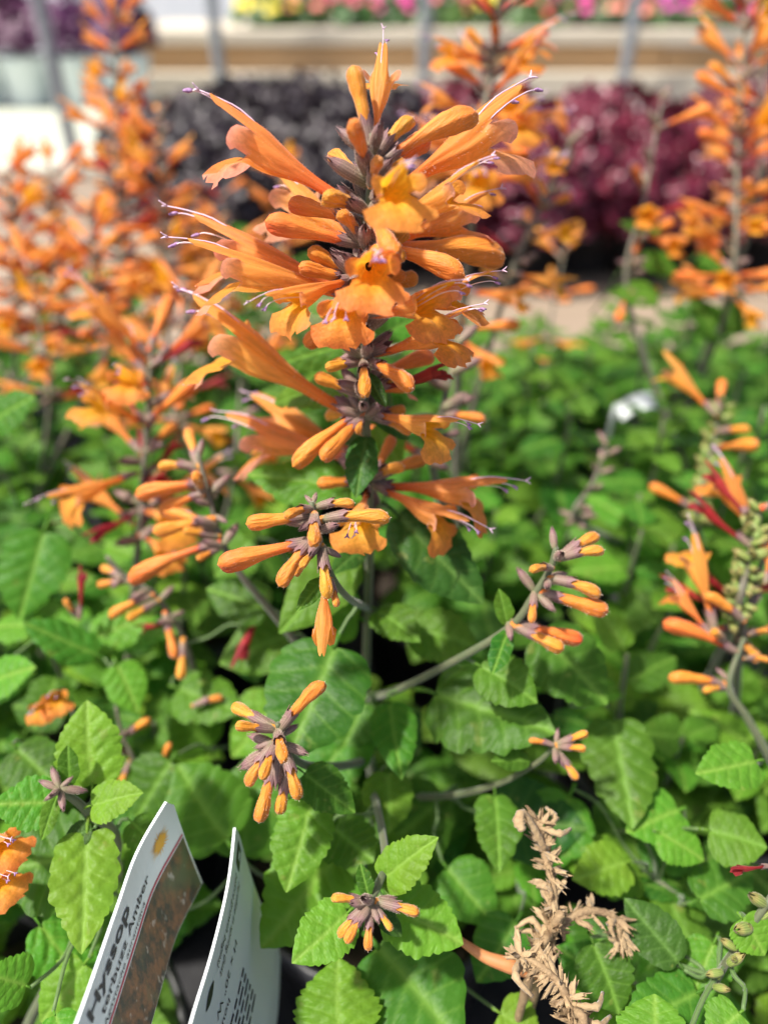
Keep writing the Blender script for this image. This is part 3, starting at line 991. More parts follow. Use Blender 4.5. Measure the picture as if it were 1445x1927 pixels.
# ------------------------------------------------------------------ hyssop plants
SOIL = .095
def hyssop(x, y, label, r=.048):
    o = empty('hyssop_plant', (x, y, 0))
    pot_parts(o, r, .11, M['pot'])
    tag(o, label, 'hyssop', 'potted orange hyssops')
    return o

PLANTS = {}
spots = {
    'main': (0.0, STEM_D, 'tall sharp hyssop in the middle with the big orange flower spike'),
    'front_left': (-.098, .060, 'leafy hyssop in the bottom left corner beside the white tags'),
    'front_right': (.100, .060, 'leafy hyssop in the bottom right corner with dried brown stalks before it'),
    'left': (-.112, .165, 'hyssop left of the tall spike with drooping buds and red withered blooms'),
    'right': (.112, .165, 'hyssop with orange blooms cut by the right edge of the picture'),
    'l2': (-.19, .27, 'blurred hyssop near the left edge with leaning orange spikes'),
    'c2': (-.075, .255, 'hyssop standing directly behind the left hyssop, half hidden by it'),
    'd2': (.035, .26, 'hyssop standing directly behind the tall middle spike'),
    'r2': (.145, .265, 'blurred hyssop with sparse grey purple spikes at the right'),
    'l3': (-.245, .375, 'farthest left blurred hyssop full of orange spikes'),
    'm3': (-.135, .37, 'far blurred hyssop with the tallest orange spike at upper left'),
    'c3': (-.03, .375, 'far blurred hyssop behind the middle with short orange blooms'),
    'e3': (.08, .36, 'far hyssop of plain green leaves right of the tall spike'),
    'r3': (.185, .37, 'far hyssop at the right with the upright orange spike at the edge'),
    'n4': (-.20, .475, 'rearmost hyssop in the left row with small blurred blooms'),
    'p4': (.03, .465, 'rearmost hyssop, first from the left in the right hand back row'),
    'q4': (.14, .46, 'rearmost hyssop, second from the left in the right hand back row'),
    's4': (.25, .465, 'rearmost hyssop at the right end of the back row'),
    'o4': (-.085, .48, 'rearmost hyssop before the black purple coral bells'),
}
for k, (x, y, lb) in spots.items():
    PLANTS[k] = hyssop(x, y, lb)
INV = {k: Matrix.Translation(-p.location) for k, p in PLANTS.items()}

STEMS = {}
def stem_obj(key, pts, radii, n=24, mat='stem', sides=8, name='stem'):
    radii = [q * .8 for q in radii]
    V, Fc = tube(pts, radii, n=n, sides=sides, square=.16)
    o = PLANTS[key]
    STEMS.setdefault(key, []).extend(catmull(pts, 40))
    return obj(name, mesh_from(name, [v - o.location for v in V], Fc, [M[mat]]), o)

# ---- main stem
main_px = [(700, 250), (697, 330), (690, 430), (684, 520), (682, 620), (684, 720), (690, 820), (694, 920), (696, 1020), (692, 1150), (688, 1300), (694, 1420)]
mpts = [at(x, y, stem_depth(y)) for x, y in main_px]
root = Vector((0.001, STEM_D, SOIL))
stem_obj('main', mpts + [root], [.0005, .0007, .0008, .0009, .00095, .001, .00105, .0011, .00115, .0012, .0013, .0015, .0017], n=60, sides=10)

def hero(key, rows, depth=None):
    """rows: kind, base x, y, tip x, y, tip depth offset (mm), roll, base depth offset (mm)"""
    for r in rows:
        kind, bx, by, tx, ty = r[:5]
        dd = r[5] if len(r) > 5 else 0
        roll = r[6] if len(r) > 6 else 0
        do = r[7] if len(r) > 7 else 0
        d0 = (depth(bx, by) if callable(depth) else depth if depth else stem_depth(by)) + do * .001
        b = at(bx, by, d0)
        t = at(tx, ty, d0 + dd * .001)
        up = WUP if abs((t - b).normalized().z) < .93 else -FWD
        put_flower(PLANTS[key], INV[key], kind, b, t, roll, up=up)

hero('main', [
    # top
    ('f', 703, 290, 722, 84, 2, 0, 0), ('b', 700, 285, 664, 120, -3), ('b', 694, 318, 664, 226, -12, 0, -1), ('b', 690, 355, 625, 268, 4, 0, 3),
    ('f', 690, 392, 384, 190, -3, 8), ('b', 703, 318, 884, 176, -2), ('f', 705, 385, 985, 172, 6, 0, 2), ('f', 702, 372, 768, 318, -21, 0, -2),
    ('f', 698, 445, 915, 310, -11, -10), ('f', 702, 470, 925, 372, 8, -10, 6), ('b', 700, 340, 800, 230, 8, 0, 4), ('f', 694, 470, 520, 330, 16, 10, 8), ('b', 694, 400, 612, 358, -6), ('b', 690, 420, 542, 378, 2, 0, 2), ('b', 690, 462, 498, 412, -4),
    ('b', 695, 470, 955, 438, 8, 0, 4), ('b', 694, 462, 878, 486, -6), ('b', 700, 420, 735, 440, -14),
    ('f', 690, 500, 706, 490, -24, 0, -2), ('b', 688, 470, 745, 470, -16, 0, 0),
    # left middle
    ('f', 686, 560, 356, 418, 2, 8, 3), ('f', 684, 560, 342, 466, -6, 12), ('b', 680, 525, 580, 466, -4), ('b', 678, 532, 562, 498, -5),
    ('f', 676, 520, 492, 570, -13, 8, -1), ('f', 672, 520, 632, 596, -17, 0, -2), ('f', 684, 785, 352, 566, -2, 10, 2), ('b', 676, 560, 572, 650, 6, 0, 3),
    # right middle
    ('f', 690, 590, 935, 522, -9, -12, 1), ('f', 690, 592, 858, 542, -18, -10, -2), ('f', 690, 668, 893, 588, -14, -14), ('w', 690, 735, 875, 676, -2), ('f', 690, 745, 790, 712, 6, 0, 3),
    ('b', 690, 680, 774, 704, -11), ('b', 690, 720, 812, 646, 4, 0, 3), ('b', 684, 680, 686, 724, -10, 0, -1), ('b', 680, 560, 680, 578, -11), ('b', 690, 540, 786, 520, 5, 0, 2),
    ('b', 684, 680, 612, 690, -4), ('b', 682, 668, 618, 678, 3), ('b', 684, 745, 592, 704, -2), ('c', 684, 740, 640, 720, 2),
    # lower whorl
    ('f', 690, 775, 868, 802, -13, -10), ('b', 692, 782, 776, 798, -3), ('b', 692, 776, 764, 770, 3), ('b', 688, 770, 540, 856, -4), ('b', 690, 776, 604, 864, -6),
    ('f', 692, 870, 424, 786, 12, 0, 8), ('f', 692, 868, 476, 752, 22, 0, 14), ('b', 684, 778, 672, 815, -4), ('b', 690, 775, 610, 768, 6, 0, 2),
    # whorl at the big leaves
    ('f', 694, 912, 962, 914, -6, -10), ('f', 694, 908, 888, 990, -10, -8), ('b', 696, 910, 740, 818, 2), ('b', 696, 908, 796, 848, 0), ('b', 694, 905, 596, 908, -2),
    ('f', 692, 912, 668, 1000, -20, 0, -1), ('c', 696, 905, 720, 870, 1), ('c', 696, 908, 735, 890, -2), ('b', 694, 905, 640, 850, 10, 0, 4), ('b', 700, 915, 716, 1000, 6, 0, 4),
])
# dense calyces around the axis of the main spike
rw = random.Random(5)
for (wy, n, spread) in ((300, 5, 34), (345, 8, 46), (400, 9, 54), (455, 10, 60), (515, 10, 64), (570, 10, 64), (625, 8, 62), (680, 7, 60), (735, 6, 62), (775, 6, 58), (905, 6, 52)):
    x0 = np.interp(wy, [q[1] for q in main_px], [q[0] for q in main_px])
    for k in range(n):
        a = 2 * math.pi * (k + rw.random() * .6) / n
        sx, sd = math.cos(a), math.sin(a)
        b = at(x0 + 3 * sx, wy + rw.uniform(-12, 12), stem_depth(wy) + .0008 * sd)
        t = b + RGT * (sx * .0072) + Vector((0, 1, 0)) * (.0066 * sd) + WUP * rw.uniform(.003, .010)
        if rw.random() < .86:
            put_flower(PLANTS['main'], INV['main'], 'c', b, b + (t - b).normalized() * rw.uniform(.0062, .0088), rng=rw)
        else:
            put_flower(PLANTS['main'], INV['main'], 'b', b, b + (t - b).normalized() * rw.uniform(.0082, .0100), rng=rw)

# ---- side shoots of the main plant
def shoot(key, px, radii, mat='stem'):
    stem_obj(key, [at(x, y, d) for x, y, d in px], radii, n=30, mat=mat)
shoot('main', [(586, 945, .128), (600, 1010, .130), (622, 1080, .134), (655, 1125, .146), (692, 1145, stem_depth(1145))], [.0006, .0008, .0009, .001])
hero('main', [
    ('b', 596, 968, 462, 984, -2), ('b', 592, 958, 540, 958, -6), ('b', 592, 955, 662, 936, -2), ('b', 592, 968, 591, 1022, -9, 0, -2), ('b', 604, 978, 728, 956, -3),
    ('b', 598, 1015, 408, 1060, -3), ('b', 596, 1005, 518, 1092, -5), ('b', 604, 1025, 617, 1120, -5), ('h', 612, 1060, 606, 1240, -4), ('b', 622, 1088, 634, 1142, -3),
    ('b', 598, 1030, 545, 1078, 1), ('b', 600, 1030, 566, 1058, -5), ('c', 590, 985, 516, 975, 0), ('c', 590, 950, 572, 930, 1), ('c', 588, 950, 596, 925, 2), ('c', 600, 1020, 560, 1040, 3),
    ('c', 606, 1030, 645, 1050, 1), ('c', 602, 1010, 580, 1050, -5), ('c', 600, 1000, 640, 985, -4), ('c', 597, 975, 560, 1000, -4),
], depth=.129)
shoot('main', [(1046, 1030, .141), (1036, 1068, .142), (1006, 1118, .144), (958, 1182, .148), (840, 1252, .158), (735, 1304, .178), (690, 1312, stem_depth(1312))], [.0006, .0008, .001, .0011, .0011, .0012, .0013])
hero('main', [
    ('b', 1050, 1052, 1124, 996, 1), ('b', 1050, 1052, 1132, 1024, -3), ('c', 1044, 1035, 1038, 988, 1), ('b', 1040, 1070, 1004, 1062, -5), ('b', 1030, 1088, 1134, 1106, -3),
    ('c', 1030, 1090, 1030, 1110, -5), ('b', 1008, 1112, 1146, 1150, -2), ('c', 1005, 1112, 970, 1064, 0), ('b', 1006, 1110, 1000, 1172, -4), ('c', 1010, 1118, 1048, 1154, -3),
    ('b', 962, 1172, 1098, 1204, 1), ('b', 960, 1174, 1062, 1222, -3), ('c', 960, 1170, 1016, 1196, 2), ('c', 956, 1172, 962, 1208, -4), ('c', 1046, 1050, 1060, 1040, -6), ('c', 1022, 1095, 1070, 1080, 5),
], depth=lambda x, y: float(np.interp(x, [950, 1050], [.148, .141])))
shoot('main', [(522, 1362, .132), (535, 1405, .136), (575, 1440, .144), (640, 1442, .162), (697, 1430, .186)], [.0006, .0009, .0011, .0013])
hero('main', [
    ('b', 524, 1378, 595, 1280, -2), ('b', 518, 1372, 436, 1326, 3), ('b', 520, 1374, 443, 1364, -4), ('b', 522, 1376, 531, 1416, -9), ('b', 520, 1395, 456, 1476, -3), ('b', 522, 1392, 492, 1466, -7),
    ('b', 520, 1420, 486, 1550, -2), ('b', 532, 1402, 564, 1504, -4), ('b', 546, 1440, 524, 1534, 0), ('c', 516, 1400, 462, 1382, 2), ('c', 520, 1410, 446, 1450, 3), ('c', 532, 1400, 584, 1422, -2),
    ('c', 526, 1385, 566, 1362, 2), ('c', 524, 1400, 520, 1492, -1), ('c', 518, 1395, 474, 1410, 0), ('c', 524, 1374, 500, 1350, 2),
], depth=.133)
shoot('main', [(698, 1694, .126), (712, 1668, .129), (725, 1620, .136), (718, 1560, .150), (700, 1480, .176)], [.0006, .0009, .001, .0012])
hero('main', [
    ('b', 694, 1698, 628, 1684, -2), ('b', 690, 1702, 632, 1762, -2), ('b', 692, 1702, 650, 1776, -4), ('b', 697, 1704, 692, 1790, -4), ('b', 702, 1702, 738, 1752, -3), ('b', 706, 1696, 790, 1718, -1),
    ('c', 694, 1700, 655, 1702, -3), ('c', 700, 1698, 750, 1690, 2), ('c', 698, 1700, 672, 1745, -4), ('c', 698, 1700, 715, 1742, -3), ('c', 698, 1696, 680, 1690, -5),
], depth=.126)
shoot('main', [(1044, 1402, .152), (1010, 1436, .156), (930, 1478, .166), (820, 1500, .180), (700, 1490, .192)], [.0006, .0008, .001, .0012])
hero('main', [
    ('b', 1046, 1404, 998, 1388, 0), ('b', 1046, 1402, 1106, 1378, -2), ('b', 1048, 1406, 1102, 1408, -4), ('b', 1044, 1410, 1088, 1468, -2), ('c', 1046, 1402, 1050, 1368, 1), ('c', 1044, 1408, 1046, 1440, -4), ('c', 1044, 1410, 1060, 1445, -2),
], depth=.151)

# ---- hero leaves: variant, base, tip, width px, base depth, tip depth, roll
PENDING = []
def hero_leaves(key, rows):
    for r in rows:
        var, bx, by, tx, ty, wpx, d0, d1 = r[:8]
        roll = r[8] if len(r) > 8 else 0
        b, t = at(bx, by, d0), at(tx, ty, d1)
        L = (t - b).length
        me = LEAF[var]
        w0 = max(v.co.y for v in me.vertices) - min(v.co.y for v in me.vertices)
        want = wpx * (d0 + d1) / 2 / F_PX
        ws = want / (w0 * L / LEAF_LEN)
        lf = put_leaf(PLANTS[key], INV[key], var, b, t, roll=roll, wscale=max(.5, min(1.7, ws)))
        PENDING.append((key, lf, b, t))
sd = stem_depth
hero_leaves('main', [
    ('deep0', 691, 808, 668, 932, 66, sd(815), sd(900) - .012), ('broad0', 690, 925, 462, 880, 112, sd(925) + .004, sd(900) + .012, 10), ('deep1', 728, 950, 912, 1134, 140, sd(950), sd(1100) - .02, 0),
    ('narrow1', 688, 698, 728, 768, 30, sd(700) - .002, sd(740) - .008), ('narrow1', 697, 778, 778, 830, 32, sd(790) - .001, sd(800)), ('broad2', 700, 1142, 788, 1200, 80, sd(1142) - .004, sd(1142) - .016),
    ('deep0', 692, 1022, 624, 1074, 48, sd(1030), sd(1030) - .012), ('narrow0', 618, 1082, 552, 1152, 36, .133, .128), ('broad1', 640, 1190, 540, 1428, 205, .158, .143, 4),
    ('broad3', 730, 1308, 752, 1452, 92, .172, .154), ('broad0', 790, 1296, 1042, 1376, 185, .166, .150, 0), ('narrow0', 955, 1180, 940, 1104, 36, .148, .146), ('narrow0', 958, 1182, 922, 1272, 44, .148, .141),
    ('broad4', 890, 1246, 1010, 1312, 105, .155, .147), ('narrow0', 1000, 1432, 922, 1428, 44, .156, .152), ('broad2', 930, 1480, 942, 1634, 92, .166, .150, 0), ('broad1', 728, 1440, 735, 1560, 100, .176, .160),
    ('broad3', 560, 1446, 668, 1528, 88, .142, .138), ('young1', 590, 1492, 540, 1676, 118, .150, .138, 0), ('broad0', 620, 1550, 700, 1622, 110, .158, .150, 0), ('young0', 640, 1600, 490, 1776, 170, .160, .143),
    ('young2', 706, 1668, 812, 1580, 92, .132, .128), ('young1', 668, 1706, 552, 1810, 108, .132, .124), ('young0', 716, 1694, 872, 1778, 130, .136, .131), ('narrow0', 694, 1692, 678, 1622, 32, .126, .127),
    ('broad1', 690, 1760, 872, 1960, 230, .150, .134), ('crinkle0', 640, 1985, 632, 1800, 170, .132, .142), ('narrow1', 702, 1700, 760, 1770, 38, .130, .128), ('broad2', 860, 1480, 640, 1660, 150, .185, .172),
    ('broad4', 690, 1330, 560, 1520, 130, .186, .170), ('deep0', 700, 1330, 790, 1420, 110, .186, .180), ('broad1', 690, 1170, 560, 1110, 130, sd(1170), sd(1130) - .01), ('broad3', 680, 1030, 520, 1180, 120, .170, .160),
    ('broad0', 1150, 1330, 1188, 1556, 140, .176, .158, 0), ('broad2', 690, 1310, 640, 1420, 90, .184, .178), ('broad4', 760, 1180, 900, 1210, 110, .178, .172), ('broad1', 1000, 1180, 1150, 1320, 150, .168, .160),
    ('broad2', 700, 1570, 800, 1700, 110, .168, .158), ('deep1', 900, 1530, 1100, 1560, 160, .180, .170), ('broad3', 830, 1620, 930, 1740, 120, .170, .160), ('broad4', 690, 720, 490, 740, 90, .158, .172), ('broad0', 690, 640, 505, 680, 70, .160, .176),
    ('broad3', 700, 640, 800, 580, 80, .165, .180), ('young1', 700, 790, 760, 880, 80, .168, .172),
])
hero_leaves('front_left', [
    ('young0', 166, 1540, 148, 1794, 128, .140, .126, 0), ('young1', 176, 1500, 158, 1318, 124, .142, .146), ('young2', 160, 1520, 258, 1490, 84, .138, .136), ('young0', 120, 1512, -15, 1508, 104, .138, .134),
    ('narrow0', 110, 1490, 72, 1590, 34, .136, .133), ('narrow0', 130, 1485, 128, 1398, 40, .138, .138), ('deep0', 180, 1558, 118, 1580, 50, .139, .137), ('broad2', 190, 1600, -20, 1640, 190, .150, .145, 0),
    ('broad1', 440, 1600, 330, 1440, 165, .168, .172, 0), ('broad3', 450, 1640, 480, 1420, 150, .176, .182), ('young2', 60, 1860, -20, 1830, 100, .135, .130), ('young1', 170, 1800, 70, 1930, 100, .145, .140),
    ('broad2', 230, 1700, 170, 1880, 110, .155, .150), ('crinkle1', 60, 1720, 190, 1900, 110, .150, .146), ('young0', 40, 1700, 30, 1560, 120, .155, .160), ('broad4', 240, 1540, 300, 1600, 70, .150, .148),
    ('broad0', 330, 1420, 250, 1540, 120, .180, .175), ('young1', 100, 1900, 130, 1990, 70, .13, .125), ('broad1', 20, 1400, 110, 1480, 110, .165, .160),
])
stem_obj('front_left', [at(112, 1486, .136), at(165, 1530, .141), at(215, 1620, .155), Vector((-.085, .065, .13)), Vector((-.095, .062, SOIL))], [.0008, .0011, .0013, .0015, .0017], n=24)
hero('front_left', [('c', 112, 1486, 70, 1468, 0), ('c', 112, 1486, 80, 1510, -2), ('c', 114, 1488, 120, 1530, -3), ('c', 114, 1484, 168, 1490, 2), ('c', 112, 1484, 96, 1440, 2), ('c', 113, 1484, 140, 1460, 1), ('c', 112, 1486, 92, 1500, -4)], depth=.135)
hero_leaves('left', [
    ('broad1', 520, 1150, 385, 1105, 100, .186, .188), ('broad3', 560, 1190, 410, 1240, 120, .196, .190), ('broad0', 320, 1290, 450, 1340, 110, .198, .190), ('young1', 215, 1240, 262, 1340, 80, .190, .186),
    ('broad2', 200, 1240, 45, 1170, 80, .190, .182), ('broad4', 90, 980, 30, 1160, 130, .200, .190), ('young0', -40, 1290, 60, 1255, 90, .180, .176), ('broad2', 400, 1420, 330, 1330, 110, .205, .200),
    ('young2', 540, 1300, 430, 1420, 120, .196, .188), ('broad0', -30, 800, 60, 745, 90, .205, .2), ('broad3', 480, 1010, 400, 1080, 100, .20, .196), ('young1', 160, 1210, 290, 1150, 90, .196, .2), ('deep0', 470, 1180, 480, 1290, 90, .20, .2),
])
hero_leaves('front_right', [
    ('young1', 1436, 1430, 1318, 1452, 96, .150, .146), ('young0', 1290, 1520, 1180, 1560, 110, .165, .160), ('broad1', 1320, 1560, 1445, 1590, 110, .155, .150), ('young2', 1230, 1560, 1330, 1620, 90, .160, .156),
    ('deep0', 1290, 1830, 1180, 1690, 100, .140, .146), ('crinkle0', 1240, 2010, 1230, 1870, 190, .122, .128), ('young0', 1190, 1620, 1080, 1650, 100, .165, .160), ('broad4', 1110, 1760, 1170, 1910, 110, .146, .138),
    ('broad2', 1330, 1860, 1180, 1930, 120, .140, .134), ('young1', 1390, 1720, 1445, 1800, 90, .135, .132), ('broad0', 1300, 1700, 1420, 1640, 110, .158, .162), ('young2', 1350, 1760, 1290, 1900, 100, .146, .140), ('narrow0', 1290, 1800, 1190, 1760, 50, .145, .148),
    ('broad3', 1150, 1850, 1050, 1780, 90, .152, .155), ('young0', 1400, 1900, 1330, 1960, 90, .13, .128), ('broad1', 980, 1720, 900, 1850, 110, .160, .152), ('young1', 930, 1900, 1020, 1960, 100, .150, .146), ('broad2', 1080, 1480, 1010, 1640, 130, .178, .170),
])

# ---- left shoots
def kshoot(key, px, radii, mat='stem', ground=False):
    pts = [at(x, y, d) for x, y, d in px]
    if ground:
        o = PLANTS[key].location
        e = pts[-1]
        pts += [Vector(((e.x * .4 + o.x * .6), (e.y * .4 + o.y * .6), (e.z + SOIL) / 2)), Vector((o.x + R.uniform(-.015, .015), o.y + R.uniform(-.015, .015), SOIL))]
    stem_obj(key, pts, radii, n=30, mat=mat)
kshoot('left', [(372, 850, .166), (390, 920, .167), (414, 1010, .169), (452, 1080, .172), (510, 1150, .180), (580, 1240, .192), (640, 1330, .205)], [.0006, .0009, .0011, .0012, .0014], 'stem_purple')
hero('left', [
    ('b', 376, 880, 296, 866, 0), ('c', 372, 865, 382, 822, 1), ('b', 374, 880, 352, 806, 6, 0, 4), ('b', 396, 910, 250, 912, -2), ('b', 398, 925, 290, 948, 3), ('b', 384, 930, 368, 890, -10), ('b', 406, 975, 286, 1000, -3),
    ('b', 408, 990, 300, 955, 4), ('b', 414, 1010, 344, 996, -3), ('b', 416, 1020, 228, 1070, -2), ('b', 418, 1030, 370, 1052, -5), ('c', 394, 930, 436, 890, 2), ('c', 404, 970, 430, 985, -2), ('c', 420, 1025, 452, 980, 3),
    ('c', 400, 950, 360, 940, -4), ('c', 408, 990, 362, 978, -5), ('c', 386, 900, 350, 880, -4), ('c', 420, 1030, 375, 1015, -4), ('c', 400, 940, 410, 900, 4), ('b', 414, 1000, 350, 970, 6, 0, 3),
], depth=.168)
kshoot('left', [(200, 1046, .19), (240, 1090, .192), (290, 1120, .194), (340, 1190, .198), (368, 1280, .207), (380, 1400, .225)], [.0007, .001, .0012, .0012], 'stem_purple')
hero('left', [('b', 245, 1092, 182, 1100, 0), ('b', 290, 1120, 200, 1150, -4), ('b', 300, 1130, 238, 1165, -6), ('b', 150, 1165, 120, 1132, -4), ('b', 310, 1150, 330, 1240, -3), ('b', 240, 1090, 190, 1066, 3), ('w', 330, 1170, 250, 1180, 3),
              ('c', 280, 1110, 240, 1130, -4), ('c', 260, 1100, 220, 1080, 2), ('c', 300, 1130, 330, 1100, 2), ('c', 330, 1170, 290, 1170, -4), ('c', 230, 1085, 210, 1110, -4), ('c', 320, 1160, 350, 1150, 2), ('b', 345, 1200, 340, 1280, -4)], depth=.192)
# withered blooms and stray flowers low on the left
hero('left', [('w', 500, 1120, 434, 1262, -5), ('f', 110, 1300, 60, 1340, -14), ('f', 120, 1300, 96, 1310, -16, 0, 3), ('b', 360, 1330, 418, 1306, 2), ('b', 225, 1390, 282, 1352, 0), ('b', 240, 1420, 210, 1400, -6), ('b', 245, 1430, 225, 1480, -3), ('b', 305, 1440, 314, 1408, -5), ('w', 150, 1165, 152, 1060, 2)], depth=.19)
kshoot('left', [(218, 1330, .186), (232, 1390, .188), (255, 1440, .19), (280, 1540, .205), (300, 1650, .22)], [.0006, .0008, .001], 'stem_purple')

# ---- generic blurred spikes
def spike(key, top, bot, d, whorls, rng, per=5, p_open=.55, p_bud=.25, p_with=.06, flen=.027, detail=False, d_top=None, skip=0.0, cal='c', clen=.009):
    a, b = at(*bot, d), at(*top, d_top or d)
    o = PLANTS[key]
    g = Vector((o.location.x + rng.uniform(-.02, .02), o.location.y + rng.uniform(-.02, .02), SOIL))
    mid = b.lerp(a, 1.0).lerp(g, .5); mid.z = (a.z + g.z) / 2
    stem_obj(key, [b, b.lerp(a, .5), a, mid, g], [.0006, .0009, .0012, .0015, .0017], n=24, mat='stem_purple', sides=6)
    ax = (b - a).normalized()
    for w in range(whorls):
        f = w / max(1, whorls - 1)
        c = a.lerp(b, f)
        n = max(3, int(per * (1.1 - .45 * f)))
        a0 = rng.uniform(0, 6.28)
        for k in range(n):
            if rng.random() < skip:
                continue
            th = a0 + 2 * math.pi * (k + rng.uniform(-.2, .2)) / n
            out = Vector((math.cos(th), math.sin(th), 0))
            up = rng.uniform(-.1, .55) + .75 * f
            dr = (out + ax * up).normalized()
            r = rng.random()
            if r < p_open:
                kd, L = 'f', flen * rng.uniform(.82, 1.12)
            elif r < p_open + p_bud:
                kd, L = 'b', rng.choice((.012, .017, .022))
            elif r < p_open + p_bud + p_with:
                kd, L = 'w', flen * .8
            else:
                kd, L = cal, clen * rng.uniform(.8, 1.1)
            bb = c + Vector((rng.uniform(-1, 1), rng.uniform(-1, 1), rng.uniform(-3, 3))) * .001
            put_flower(o, INV[key], kd, bb, bb + dr * L, rng=rng, detail=detail)

rs = random.Random(21)
spike('l3', (95, 330), (112, 620), .345, 9, rs, per=6, flen=.026)
spike('m3', (214, 25), (222, 250), .37, 7, rs, flen=.025)
spike('m3', (214, 260), (236, 560), .34, 10, rs, per=7, flen=.027)
spike('m3', (300, 225), (312, 540), .34, 10, rs, per=6, flen=.027)
spike('l3', (20, 340), (30, 640), .33, 9, rs, per=6, flen=.026)
spike('l2', (170, 420), (195, 660), .30, 7, rs, per=6)
spike('l2', (60, 520), (95, 740), .30, 4, rs, p_open=.4)
spike('c3', (420, 380), (425, 620), .40, 7, rs)
spike('o4', (530, 330), (520, 560), .42, 6, rs)
spike('n4', (360, 420), (345, 640), .38, 7, rs)
spike('c2', (345, 560), (335, 800), .28, 5, rs, p_open=.5)
spike('c2', (455, 690), (440, 900), .27, 3, rs, p_open=.5, skip=.3)
spike('left', (285, 660), (262, 1000), .215, 8, rs, per=5, p_open=.42, p_with=.22, detail=True)
spike('d2', (950, -60), (895, 330), .235, 9, rs, per=5, p_open=.62, detail=True)
spike('d2', (1075, 265), (960, 520), .27, 7, rs, p_open=.16, p_bud=.14, skip=.2)
spike('d2', (900, 330), (860, 620), .25, 5, rs, p_open=.35, skip=.35)
spike('r2', (1245, 190), (1180, 560), .29, 8, rs, p_open=.05, p_bud=.18, skip=.3)
spike('r3', (1405, 10), (1372, 560), .285, 12, rs, p_open=.62)
spike('r3', (1440, 60), (1420, 400), .33, 6, rs, p_open=.6)
spike('e3', (1060, 480), (1030, 640), .40, 3, rs)
spike('d2', (856, 668), (812, 860), .185, 6, rs, p_open=.0, p_bud=.22, detail=True, skip=.1)
spike('right', (1428, 965), (1385, 1150), .182, 12, rs, per=7, p_open=.0, p_bud=.06, p_with=.03, detail=True, cal='g', clen=.005)
spike('right', (1440, 1040), (1395, 1190), .190, 4, rs, per=4, p_open=.2, p_bud=.3, p_with=.1, detail=True, skip=.3)
spike('r2', (1355, 770), (1310, 980), .24, 10, rs, per=7, p_open=.02, p_bud=.05, p_with=.03, skip=.1, cal='g', clen=.0055)
spike('r2', (1140, 850), (1085, 980), .235, 5, rs, p_open=.0, p_bud=.10, p_with=.04, skip=.25, clen=.006)
hero('right', [('f', 1345, 1190, 1300, 1000, 4, 0, 0), ('f', 1340, 1200, 1262, 1090, 6), ('b', 1400, 1170, 1340, 1110, -2), ('b', 1390, 1230, 1266, 1156, -2), ('b', 1368, 1290, 1268, 1262, -2), ('b', 1368, 1296, 1330, 1292, -4), ('b', 1400, 1240, 1445, 1235, -5),
               ('b', 1360, 1210, 1350, 1180, -6), ('c', 1375, 1285, 1345, 1255, 2), ('f', 1440, 1100, 1455, 1000, 4), ('b', 1410, 1195, 1440, 1180, -4)], depth=.178)
kshoot('right', [(1400, 1200, .178), (1372, 1290, .177), (1405, 1350, .177), (1450, 1430, .178), (1500, 1540, .182)], [.0007, .001, .0012, .0013])
hero('front_right', [('w', 1450, 1630, 1370, 1636, -3), *[('g', 1450 - 9 * i, 1690 + 14 * i, 1450 - 9 * i + (34 if i % 3 == 0 else -34 if i % 3 == 1 else 6), 1690 + 14 * i - (22 if i % 2 else -6), -3 + i % 4) for i in range(13)]], depth=.135)
hero('front_left', [('f', -35, 1575, 18, 1585, -12), ('f', -35, 1640, 12, 1655, -12)], depth=.145)
kshoot('front_right', [(1450, 1690, .134), (1395, 1770, .136), (1350, 1840, .141), (1310, 1930, .150), (1290, 2040, .16)], [.0008, .001, .0012])

# ---- random foliage stems
def leafy(key, n_stems, rng, top=(.165, .215), spread=.055, size=(.015, .029), vars_=tuple('broad%d' % q for q in range(11)), young=.38, nodes=(4, 6)):
    o = PLANTS[key]
    for s in range(n_stems):
        a = 2 * math.pi * (s + rng.uniform(-.3, .3)) / n_stems
        q = rng.uniform(.25, 1.0)
        tip = Vector((o.location.x + math.cos(a) * spread * q, o.location.y + math.sin(a) * spread * q, rng.uniform(*top)))
        rt = Vector((o.location.x + math.cos(a) * .02 * q, o.location.y + math.sin(a) * .02 * q, SOIL))
        mid = rt.lerp(tip, .5) + Vector((math.cos(a) * .01, math.sin(a) * .01, .004))
        if not visible_ok(tip):
            tip = rt.lerp(tip, .6)
        stem_obj(key, [tip, mid, rt], [.0007, .0011, .0014], n=10, sides=6)
        path = catmull([rt, mid, tip], 20)
        nn = rng.randint(*nodes)
        az0 = rng.uniform(0, 3.14)
        for k in range(nn):
            f = .22 + .78 * k / (nn - 1)
            c = path[int(f * 20)]
            for sgn in (0, math.pi):
                th = az0 + k * math.pi / 2 + sgn + rng.uniform(-.35, .35)
                L = rng.uniform(*size) * (1.12 - .5 * f ** 3)
                el_ = rng.uniform(-.35, .35) + .25 * f
                dr = Vector((math.cos(th) * math.cos(el_), math.sin(th) * math.cos(el_), math.sin(el_)))
                t = c + dr * L
                if not (visible_ok(t) and visible_ok(c.lerp(t, .5)) and visible_ok(c)):
                    continue
                px, py, d = project(c.lerp(t, .5))
                if d < .02 or not (-160 < px < 1605 and -100 < py < 2100):
                    continue
                v = ('young%d' % rng.randrange(3)) if rng.random() < young else rng.choice(vars_)
                if d > .27:
                    v = 'far%d' % rng.randrange(3)
                up = (WUP + Vector((rng.uniform(-.35, .35), rng.uniform(-.5, .2), 0))).normalized()
                put_leaf(o, INV[key], v, c, t, up=up, roll=rng.uniform(-14, 14), wscale=rng.uniform(.88, 1.12))

